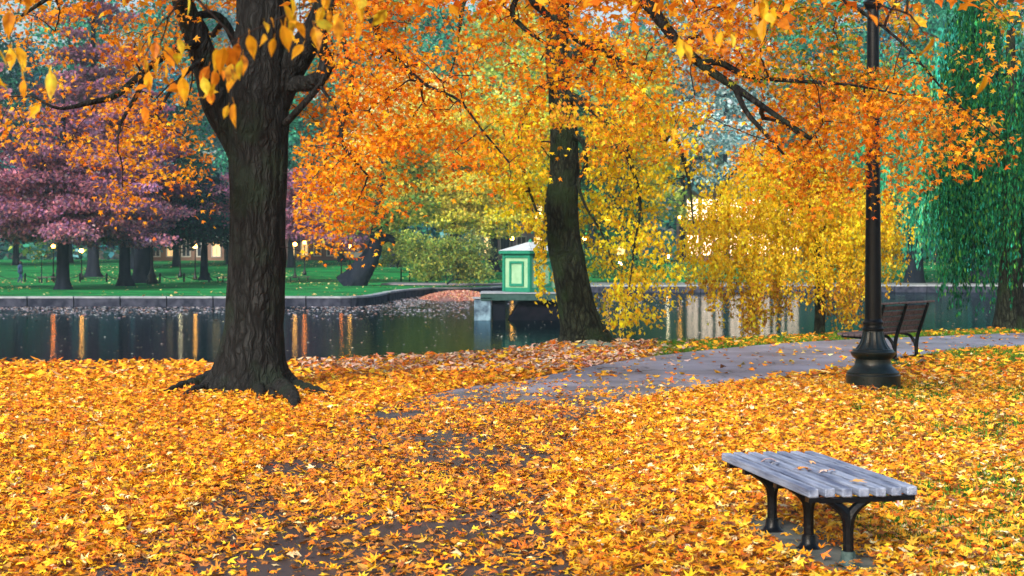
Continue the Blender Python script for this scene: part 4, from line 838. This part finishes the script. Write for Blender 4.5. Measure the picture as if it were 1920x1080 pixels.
MB().add([(-e, -e, h+.04), (e, -e, h+.04), (e, e, h+.04), (-e, e, h+.04), (-e, -e, h+.16), (e, -e, h+.16), (e, e, h+.16), (-e, e, h+.16)], [(0, 3, 2, 1), (4, 5, 6, 7), (0, 1, 5, 4), (1, 2, 6, 5), (2, 3, 7, 6), (3, 0, 4, 7)]).build('eave', gd, T)
e += .02
MB().add([(-e, -e, h+.163), (e, -e, h+.163), (e, e, h+.163), (-e, e, h+.163), (0, 0, h+.53)], [(0, 1, 4), (1, 2, 4), (2, 3, 4), (3, 0, 4), (0, 3, 2, 1)]).build('roof', mat('grey_tin_roof', (.36, .42, .46), (.5, .55, .58), 6, .6), T)
MB().lathe([(.09, h+.50), (.05, h+.58), (.01, h+.64)], 10).build('finial', gd, T)
PZ = 60.0; PL = P(901, 548, PZ); PR = P(1062, 548, PZ)
T = empty('landing_stage', (PL[0], PZ, WZ), 'concrete landing stage on piers that carries the green hut', 'jetty')
wd = PR[0]-PL[0]; top = hz-WZ-.004; plm = mat('mossy_slab', (.01, .04, .035), (.03, .07, .07), 4, .8, .3, 20)
MB().box((wd/2, 1.55, top-.17), (wd, 3.2, .26)).build('slab', plm, T)
MB().box((wd/2, 1.55, top-.02), (wd+.06, 3.26, .035)).build('deck', M['coping'], T)
MB().box((.70, 1.5, (top-.31)/2-.3), (.52, 2.6, top-.31+.6)).build('pier', mat('dark_pier', (.006, .008, .014), None, spec=.03), T)
a0, a1 = 1.15, wd-.05; zt = top-.305
sh = MB(); q = [(a0+.42, zt), (a0-.1, 0), (a0-.25, -.5), (a1+.2, -.5), (a1+.1, .25), (a1-.42, zt)]
V = [(x, .35, z) for x, z in q]+[(x, 2.8, z) for x, z in q]; n = len(q)
sh.add(V, [tuple(range(n)), tuple(range(2*n-1, n-1, -1))]+[(i, (i+1) % n, n+(i+1) % n, n+i) for i in range(n)]).build('pier', mat('sloped_pier', (.003, .004, .008), (.008, .008, .014), 3, spec=.03), T)
T = empty('stone_pier', (PL[0]-.1, PZ+.2, WZ), 'pale blue-white stone pier standing in the water at the left end of the landing stage', 'pier')
MB().box((.18, .3, .33), (.66, 1.0, 1.0), bev=.04).build('stone_block', mat('pale_stone', (.035, .06, .10), (.17, .28, .37), 3.5, .85, .5, 12), T)
MB().box((.18, .3, .865), (.76, 1.1, .06), bev=.01).build('cap', M['coping'], T)
# ---------------------------------------------------------------- lamp post beside the path
D = 18.9; b = P(1637, 731, D); b[2] = 0
T = empty('lamp_post', b, 'tall black cast-iron lamp post with flared fluted base by the path', 'lamp post')
k_ = D/F
pr = [(0, .51), (28, .51), (30, .49), (33, .49), (36, .455), (40, .41), (46, .345), (50, .335), (55, .33), (58, .33), (60, .36), (64, .40), (68, .42), (71, .42), (73, .385), (76, .37)]
base = MB().lathe([(w_*103*k_/1.02*.98, y*k_) for y, w_ in pr], 48); autosmooth(base.build('base', M['postgreen'], T))
pr = [(76, 33), (80, 30), (86, 26), (94, 22.5), (102, 20.5), (108, 19.5), (110, 19.2)]
fl = MB().lathe([(r*k_, y*k_) for y, r in smooth_path(pr, 3)], 32, flute=(77*k_, 108*k_)); fl.build('flared_column', M['postgreen'], T)
pr = [(110, 19), (112, 20.5), (115, 20.5), (117, 18), (121, 17.5), (123, 19.5), (127, 19.5), (129, 17), (133, 15.5)]
autosmooth(MB().lathe([(r*k_, y*k_) for y, r in pr], 32).build('collar', M['metal'], T))
autosmooth(MB().lathe([(15.5*k_, 133*k_), (13.2*k_, 380*k_), (11.0*k_, 700*k_), (11*k_, 712*k_)], 32).build('shaft', M['metal'], T))
autosmooth(MB().lathe([(11*k_, 712*k_), (13*k_, 714*k_), (17*k_, 722*k_), (17*k_, 726*k_), (12*k_, 730*k_), (12*k_, 760*k_), (18*k_, 768*k_), (10*k_, 775*k_)], 30).build('capital', M['metal'], T))
zt = 775*k_
autosmooth(MB().lathe([(.10, zt), (.2, zt+.15), (.22, zt+.35), (.16, zt+.55), (.05, zt+.62)], 30).build('lantern', mat('milky_lamp_glass', (.5, .5, .46), None, rough=.3), T))
autosmooth(MB().lathe([(.19, zt+.52), (.12, zt+.64), (.03, zt+.78), (.02, zt+.86)], 30).build('lantern_cap', M['metal'], T))
MB().box((-.12, .05, .012), (.85, .75, .02)).build('footing', M['concrete'], T)
# ---------------------------------------------------------------- near backless bench
T = empty('park_bench', (BN[0], BN[1], 0), 'weathered blue-grey slatted backless bench with fallen leaves on its seat', 'bench')
T.rotation_euler.z = math.atan2(BU[1], BU[0])-math.pi/2       # local +Y runs along the bench, +X to its right
SW = .62; SH = .43; ns = 7; st = SW/ns; L0, L1 = -.06, 1.42
for k2 in range(ns):
    x = -SW/2+st*(k2+.5)+.03; dy = [0, .05, .04, .02, .02, .03, .03][k2]+random.uniform(-.008, .008); e0 = [0, .0, -.01, -.015, -.02, -.01, -.0][k2]
    q = MB().box((x, (L0+L1)/2+(dy+e0)/2, SH-.024), (st-.034, L1-L0+dy-e0, .046), bev=.005).build('slat', M['wood_old'], T)
    q.rotation_euler.x = random.uniform(-.002, .002)
def yleg(m, y, fx=0.0, deep=False):
    w2 = .035; z0 = SH-.075
    pts = smooth_path([(fx, y, .03, .032), (fx, y, .16, .029), (fx-.006, y, .27, .031), (fx-.045, y, .325, .027), (fx-.12, y, .372, .02)], 5); m.tube(pts[:, :3], pts[:, 3], 8)
    pts = smooth_path([(fx, y, .18, .026), (fx+.006, y, .27, .031), (fx+.045, y, .325, .027), (fx+.12, y, .372, .02)], 5); m.tube(pts[:, :3], pts[:, 3], 8)
for y, fx in ((-.03, -.04), (.46, -.07), (1.0, -.09)):
    m = MB(); yleg(m, y, fx)
    pts = [(-SW/2+.05, y, SH-.056), (-.2, y, SH-.062), (0, y, SH-.066), (.2, y, SH-.062), (SW/2-.0, y, SH-.056)]
    for a, c_ in zip(pts[:-1], pts[1:]): m.box(((a[0]+c_[0])/2, y, (a[2]+c_[2])/2), (c_[0]-a[0]+.004, .055, .024))
    autosmooth(m.build('leg', M['metal'], T))
    f_ = MB().lathe([(.078, 0), (.08, .014), (.055, .026), (.04, .05), (.036, .09)], 20, (fx, y, .012)); autosmooth(f_.build('foot', M['padiron'] if y < .1 else M['metal'], T))
MB().box((0, 1.33, SH-.062), (SW-.12, .05, .03)).build('cross_bar', M['metal'], T)
lm = leaf_maple()
def single_leaf(loc, rz, sz, col, label, pitch=0):
    o = leaves('fallen_leaf', lm, np.array([loc], float), rot_from(np.array([rz]), np.array([pitch]), np.array([.1])), np.array([sz]), np.array([col], float), M['litter'], loc=loc, bend=.22); tag(o, label, 'leaf', 'leaves lying on the near bench'); return o
def on_bench(px, py): g = G(px, py, SH+.012); return tuple(g)
single_leaf(on_bench(1507, 877), .3, .13, (.85, .30, .04), 'orange maple leaf on the middle of the bench seat')
single_leaf(on_bench(1546, 882), 2.3, .10, (.70, .52, .42), 'pale curled leaf right of the orange leaf on the bench')
single_leaf(on_bench(1562, 881), 1.2, .09, (.55, .30, .2), 'small brown leaf beside the pale curled one on the bench', .2)
single_leaf(on_bench(1604, 903), 4.0, .11, (.78, .42, .12), 'tan leaf lying nearest the front end of the bench')
single_leaf(on_bench(1440, 861), 3.0, .11, (.5, .32, .30), 'dull brown leaf near the far end of the bench')
single_leaf(on_bench(1456, 866), 1.0, .07, (.75, .75, .8), 'tiny whitish leaf near the far end of the bench')
single_leaf(on_bench(1520, 865), 5.0, .08, (.70, .40, .2), 'small ochre leaf on the right slats of the bench')
# ---------------------------------------------------------------- far slatted bench with back, behind the lamp post
B0 = np.array([5.91, 23.8]); ax = np.array([.62, .785]); ax /= np.linalg.norm(ax)
T = empty('park_bench', (B0[0], B0[1], 0.02), 'brown slatted bench with a high back facing the pond behind the lamp post', 'bench')
T.rotation_euler.z = math.atan2(ax[1], ax[0])-math.pi/2       # local +Y along the bench, the seat reaches to -X
y0, y1 = -.95, .95
sl_ = []
for k2 in range(5): x = -.10-k2*.095; MB().box((x, 0, .43-.0*k2+.012*(k2 == 4)), (.08, y1-y0, .035), ry=.03, bev=.006).build('seat_slat', M['wood2'], T)
for k2 in range(5):
    z = .50+k2*.082; x = .0+(z-.43)*.36-.03; MB().box((x, 0, z), (.028, y1-y0, .072 if k2 < 4 else .06), ry=.34, bev=.006).build('back_slat', M['wood3'] if 'wood3' in M else M['wood2'], T)
MB().box((.16, 0, .905), (.10, y1-y0+.06, .03), bev=.006, ry=-.1).build('top_rail', M['wood2'], T)
for y in (-.80, 0.0, .80):
    m = MB(); q = smooth_path([(-.02, y, .05, .034), (-.02, y, .22, .032), (0, y, .36, .032), (.03, y, .46, .030), (.10, y, .66, .026), (.175, y, .89, .022)], 5); m.tube(q[:, :3], q[:, 3], 8)
    q = smooth_path([(-.03, y, .20, .028), (-.06, y, .28, .028), (-.14, y, .37, .024), (-.28, y, .395, .02), (-.52, y, .40, .018)], 5); m.tube(q[:, :3], q[:, 3], 8)
    m.build('leg', M['metal'], T, True); MB().box((-.02, y, .03), (.22, .10, .05), bev=.012).build('foot', M['metal'], T)
# ---------------------------------------------------------------- fallen leaves, grass
def scatter(x0, x1, y0, y1, n): return rng.uniform(x0, x1, n), rng.uniform(y0, y1, n)
ORP = [(.82, .29, .01), (.90, .42, .014), (.94, .58, .03), (.62, .15, .012), (.88, .66, .32), (.40, .13, .02), (.85, .18, .02)]
def litter(name, xa, xb, ya, yb, dens, tmpl, sz, margin=1.3, brown=0, bd=.3):
    A = (xb-xa)*(yb-ya); n = int(A*dens); x, y = scatter(xa, xb, ya, yb, n)
    k = (np.abs(x) < y*.345+margin) & (y < shore_near(x)+.05); x, y = x[k], y[k]
    px = 960+x/y*F; py = HOR+EYE*F/y
    onp = inpoly(x, y, sp_); nzz = vnoise(x*1.7+30, y*1.1+30)*.6+vnoise(x*5+3, y*3.3+3)*.4
    pd = np.interp(py, [640, 700, 735, 760, 800, 900, 1100], [.035, .05, .11, .45, .68, .72, .68])
    pd = np.where(px < 1050, np.maximum(pd, np.interp(px, [850, 1050], [.33, .06])), pd); pd = pd*np.interp(nzz, [.3, .5, .72], [.25, 1., 1.9])
    edge = np.interp(px-960, [0, 1], [0, 0])
    g = np.where((px > 1640) & (py < 960) & (py > 660), np.interp(nzz, [.35, .55], [.45, 1]), 1.0)
    strip = (py < 672) & (px > 1180) & ~onp; g = np.where(strip, .45*np.interp(nzz, [.4, .6], [.4, 1.2]), g)
    u, v = (x-BN[0])*BU[0]+(y-BN[1])*BU[1], (x-BN[0])*BV[0]+(y-BN[1])*BV[1]
    bench = (u > -.15) & (u < 1.35) & (np.abs(v+.06) < .15); g = np.where(bench, .10, g)
    keep = rng.random(len(x)) < np.where(onp, pd, g); x, y, px, py, onp = x[keep], y[keep], px[keep], py[keep], onp[keep]; n = len(x)
    z = .022+rng.random(n)**1.5*np.where(onp, .02, .06)
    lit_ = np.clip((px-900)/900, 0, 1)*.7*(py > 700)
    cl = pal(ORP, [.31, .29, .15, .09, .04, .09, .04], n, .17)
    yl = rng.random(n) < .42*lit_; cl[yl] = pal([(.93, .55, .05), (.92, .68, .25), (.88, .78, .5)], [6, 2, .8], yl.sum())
    br = (py < 700) & (px > 560) & (px < 1300) & (rng.random(n) < .55); cl[br] = pal([(.72, .48, .34), (.55, .26, .14), (.62, .50, .42), (.5, .14, .06)], [3, 2, 2, 1], br.sum())
    dk = onp & (px < 1100) & (rng.random(n) < .35); cl[dk] = pal([(.55, .2, .02), (.4, .14, .03)], [1, 1], dk.sum())
    bw = rng.random(n) < brown; cl[bw] = pal([(.34, .13, .03), (.22, .08, .03), (.55, .28, .06), (.12, .06, .03)], [3, 2, 2, 1], bw.sum())
    ro = rot_from(rng.uniform(0, 2*np.pi, n), rng.normal(0, .27, n), rng.normal(0, .27, n)+np.pi*(rng.random(n) < .35))
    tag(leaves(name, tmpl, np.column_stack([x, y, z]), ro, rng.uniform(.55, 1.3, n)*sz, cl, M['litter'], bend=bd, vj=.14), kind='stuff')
litter('leaf_litter', -6, 6.5, 6.2, 13, 760, LM, .075, brown=.05)
litter('leaf_litter', -6, 6.5, 6.2, 16, 110, leaf_ovate(), .07, brown=.7, bd=.5)
litter('leaf_litter', -9, 9, 13, 20, 500, LM, .08)
litter('leaf_litter', -16, 16, 20, 37, 170, leaf_tri(), .12, 2.5)
def grass(xa, xb, ya, yb, n, cond, h=.07, cols=((.03, .16, .012), (.10, .30, .03), (.02, .09, .01))):
    x, y = scatter(xa, xb, ya, yb, n); k = (y < shore_near(x)) & ~inpoly(x, y, sp_) & (np.abs(x) < y*.345+1.5); x, y = x[k], y[k]
    px = 960+x/y*F; py = HOR+EYE*F/y; nz_ = vnoise(x*1.7+30, y*1.1+30)*.6+vnoise(x*5+3, y*3.3+3)*.4; k = cond(px, py, nz_); x, y = x[k], y[k]
    m = 9; X = np.repeat(x, m)+rng.normal(0, .035, len(x)*m); Y = np.repeat(y, m)+rng.normal(0, .035, len(x)*m); n = len(X)
    tv = np.array([(-.06, 0, 0), (.06, 0, 0), (.03, .12, .6), (.0, .3, 1.0), (-.03, .12, .6)]); tf = np.array([(0, 1, 2), (0, 2, 4), (4, 2, 3)])
    o = leaves('grass', (tv, tf), np.column_stack([X, Y, np.full(n, .0)]), rot_from(rng.uniform(0, 6.3, n), rng.normal(0, .3, n), rng.normal(0, .3, n)), rng.uniform(.6, 1.3, n)*h, pal(cols, [3, 2, 2], n), M['grassblade']); tag(o, kind='stuff')
grass(2, 13, 7, 24, 12000, lambda px, py, nz_: (px > 1560) & (nz_ < np.interp(px, [1560, 1660, 1920], [.2, .44, .50])), .085)
grass(1.5, 22, 24, 38, 30000, lambda px, py, nz_: (px > 1230), .085, ((.05, .20, .015), (.20, .34, .03), (.03, .12, .01)))
# stones and dry plants at the foot of the curving tree
for px, py, r, lb in ((1112, 652, .16, 'grey-green rock right of the curving trunk'), (1140, 655, .12, 'small pale rock beside the grey-green one'), (1092, 657, .13, 'mossy rock in front of the curving trunk'), (1168, 652, .09, 'little rock at the end of the row by the curving trunk')):
    bm = bmesh.new(); bmesh.ops.create_icosphere(bm, subdivisions=3, radius=r)
    for v in bm.verts: v.co = v.co*(1+.35*(float(vnoise(v.co.x/r*1.3+px, v.co.y/r*1.3, v.co.z/r*1.3+9))-.5)); v.co.z *= .55
    me = bpy.data.meshes.new('rock'); bm.to_mesh(me); bm.free(); me.materials.append(mat('mossy_rock', (.10, .14, .12), (.24, .30, .27), 8, .9, .6, 30)); o = bpy.data.objects.new('rock', me); COL.objects.link(o); g = G(px, py); o.location = (g[0], g[1], .05); tag(o, lb, 'rock', 'rocks by the curving trunk')
# leaves floating on the pond
n = 30000; x = rng.uniform(-30, 12, n); y = rng.uniform(58, 100, n); px = 960+x/y*F; py = HOR+2.4*F/y
dn = np.interp(py, [566, 574, 578, 588, 594, 603], [.9, 1, 1, .55, .12, .0])*np.where(px < 880, 1, .10)*np.interp(vnoise(x*.5+9, y*.35+4), [.3, .6], [.3, 1]); k = (rng.random(n) < dn) & (y < np.interp(x, SX, SY)-.05); x, y = x[k], y[k]; n = len(x)
tag(leaves('floating_leaves', leaf_tri(), np.column_stack([x, y, np.full(n, WZ+.012)]), rot_from(rng.uniform(0, 6.3, n), rng.normal(0, .12, n), rng.normal(0, .12, n)), rng.uniform(.08, .19, n), pal([(.28, .28, .33), (.48, .46, .50), (.3, .16, .12)], [3, 1.5, 2], n), M['litter']), kind='stuff')
n = 2600; y = rng.uniform(24, 75, n); x = rng.uniform(-1, 1, n)*y*.36; k = (y > shore_near(x)+1) & (y < np.interp(x, SX, SY)-.2) & (rng.random(n) < .4); x, y = x[k], y[k]; n = len(x)
tag(leaves('floating_leaves', leaf_tri(), np.column_stack([x, y, np.full(n, WZ+.012)]), rot_from(rng.uniform(0, 6.3, n), rng.normal(0, .1, n), rng.normal(0, .1, n)), rng.uniform(.05, .10, n), pal([(.5, .45, .4), (.6, .5, .4), (.4, .2, .1)], [3, 2, 2], n), M['litter']), kind='stuff')
# leaves on the sloping bank
n = 9000; a = rng.uniform(0, 6.3, n); r = np.sqrt(rng.random(n)); x = -3.3+2.6*r*np.cos(a); y = 95+8.5*r*np.sin(a)
tag(leaves('leaf_litter', leaf_tri(), np.column_stack([x, y, WZ-.15+.55*(1-r*r)+.03]), rot_from(rng.uniform(0, 6.3, n), rng.normal(0, .3, n), rng.normal(0, .3, n)), rng.uniform(.12, .22, n), pal([(.55, .20, .14), (.62, .42, .36), (.35, .10, .08), (.7, .5, .2)], [3, 2, 2, 1], n), M['litter']), kind='stuff')
# leaves on the far lawn
n = 9000; x = rng.uniform(-60, 50, n); y = rng.uniform(78, 185, n); k = (y > np.interp(x, SX, SY)+.8) & (rng.random(n) < np.interp(vnoise(x*.12+5, y*.08+2), [.35, .6], [.1, 1])); x, y = x[k], y[k]; n = len(x)
tag(leaves('leaf_litter', leaf_tri(), np.column_stack([x, y, far_z(y)+rise(x, y)+.05]), rot_from(rng.uniform(0, 6.3, n), rng.normal(0, .3, n), rng.normal(0, .3, n)), rng.uniform(.12, .26, n), pal([(.6, .55, .2), (.7, .62, .35), (.55, .3, .1)], [3, 2, 2], n), M['litter']), kind='stuff')
# ---------------------------------------------------------------- overhanging elm boughs close to the camera
ET = empty('elm_tree', (-3.4, -1.5, 0), 'tree behind the viewer whose close yellow leaf sprays hang into the top of the view', 'tree')
path = [(-3.4, -1.5, -.1, .4), (-3.4, -1.5, .4, .3), (-3.3, -1.3, 1.8, .26), (-3.1, -.9, 3.2, .24), (-2.8, -.2, 4.6, .2), (-2.6, .3, 6.5, .12)]
trunk_mesh('trunk', path, M['bark'], ET, n=48, k=8, rough=.05, seed=21)
SK = Skel(); tr = smooth_path(path, 6); SK.p += list(tr[18:, :3]); SK.r += list(tr[18:, 3])
EC = [(20, 115, 4.6, 16, 75), (45, 5, 4.4, 8, 40), (265, 150, 5.0, 16, 40), (300, 110, 5.2, 10, 40), (338, 155, 5.2, 7, 28), (425, 135, 4.8, 18, 55), (390, 170, 4.8, 7, 28), (350, 10, 4.8, 3, 18), (440, 100, 4.8, 6, 25), (500, 70, 4.5, 7, 32), (540, 85, 4.5, 5, 22),
      (600, 30, 4.5, 16, 45), (640, 25, 4.6, 12, 45), (555, 45, 4.6, 8, 30), (690, 15, 4.7, 5, 30), (1345, 95, 5.0, 6, 40), (1300, 90, 5.0, 4, 30), (1420, 45, 4.9, 6, 22), (1455, 40, 4.9, 5, 22), (1400, 15, 5.0, 6, 35), (1640, 36, 5.0, 1, 6), (1700, 50, 5.1, 3, 25), (1730, 85, 5.1, 2, 14), (1716, 318, 5.1, 1, 4), (1836, 160, 5, 1, 5), (1330, 60, 5, 3, 30), (60, 190, 4.6, 4, 40)]
SK.line([(-3.0, -.6, 3.9), (-2.3, 1.4, 4.0), (-1.7, 3.2, 3.75), (-1.3, 4.4, 3.3), (-.9, 5.2, 2.95)], [.10, .08, .055, .03, .012], 6)
SK.line([(-2.8, -.2, 4.4), (-1.2, 1.2, 4.4), (.3, 3.0, 4.1), (1.0, 4.5, 3.5), (1.4, 5.4, 3.0)], [.10, .08, .055, .03, .012], 6)
SK.line([(-2.3, 1.4, 4.0), (-2.2, 3.0, 3.6), (-1.8, 4.5, 3.0)], [.04, .03, .012], 6)
tips = []; lp = []
for px, py, d, m, sp in EC:
    tips.append(P(px, py-25, d))
    for _ in range(int(m*.65+.5)): lp.append((*P(px+rng.normal(0, sp*.5), py+rng.normal(0, sp*.55), d+rng.normal(0, .12)),))
tips = np.array(tips); lp = np.array(lp)
SK.grow(tips, tip=.0028, wig=.07, sag=.16, k=7)
wood('limb', SK.lines, M['bark'], ET, 8); wood('twig', SK.twigs, M['twig'], ET, 5)
n = len(lp)
leaves('crown', leaf_ovate(), lp, rot_from(rng.uniform(-1.0, 1.0, n)+np.pi*(rng.random(n) < .5), rng.normal(-1.0, .7, n), rng.normal(0, .8, n)), rng.uniform(.045, .088, n), pal([(.92, .40, .012), (.95, .52, .02), (.80, .25, .012), (.9, .66, .05)], [4, 3, 2, 1], n), M['leaf'], ET, vj=.2)
# ---------------------------------------------------------------- air
def haze():
    V = [(a, b, c) for c in (-3.4, 44) for b in (-34, 300) for a in (-215, 215)]
    m = bpy.data.materials.new('haze'); m.use_nodes = True; N = m.node_tree.nodes; N.remove(N['Principled BSDF'])
    v = N.new('ShaderNodeVolumePrincipled'); v.inputs['Color'].default_value = (.55, .85, .95, 1); v.inputs['Density'].default_value = .0004; v.inputs['Anisotropy'].default_value = .1
    m.node_tree.links.new(v.outputs[0], N['Material Output'].inputs['Volume'])
    tag(meshobj('haze', V, [(0, 2, 3, 1), (4, 5, 7, 6), (0, 1, 5, 4), (2, 6, 7, 3), (0, 4, 6, 2), (1, 3, 7, 5)], m), kind='stuff')
haze()
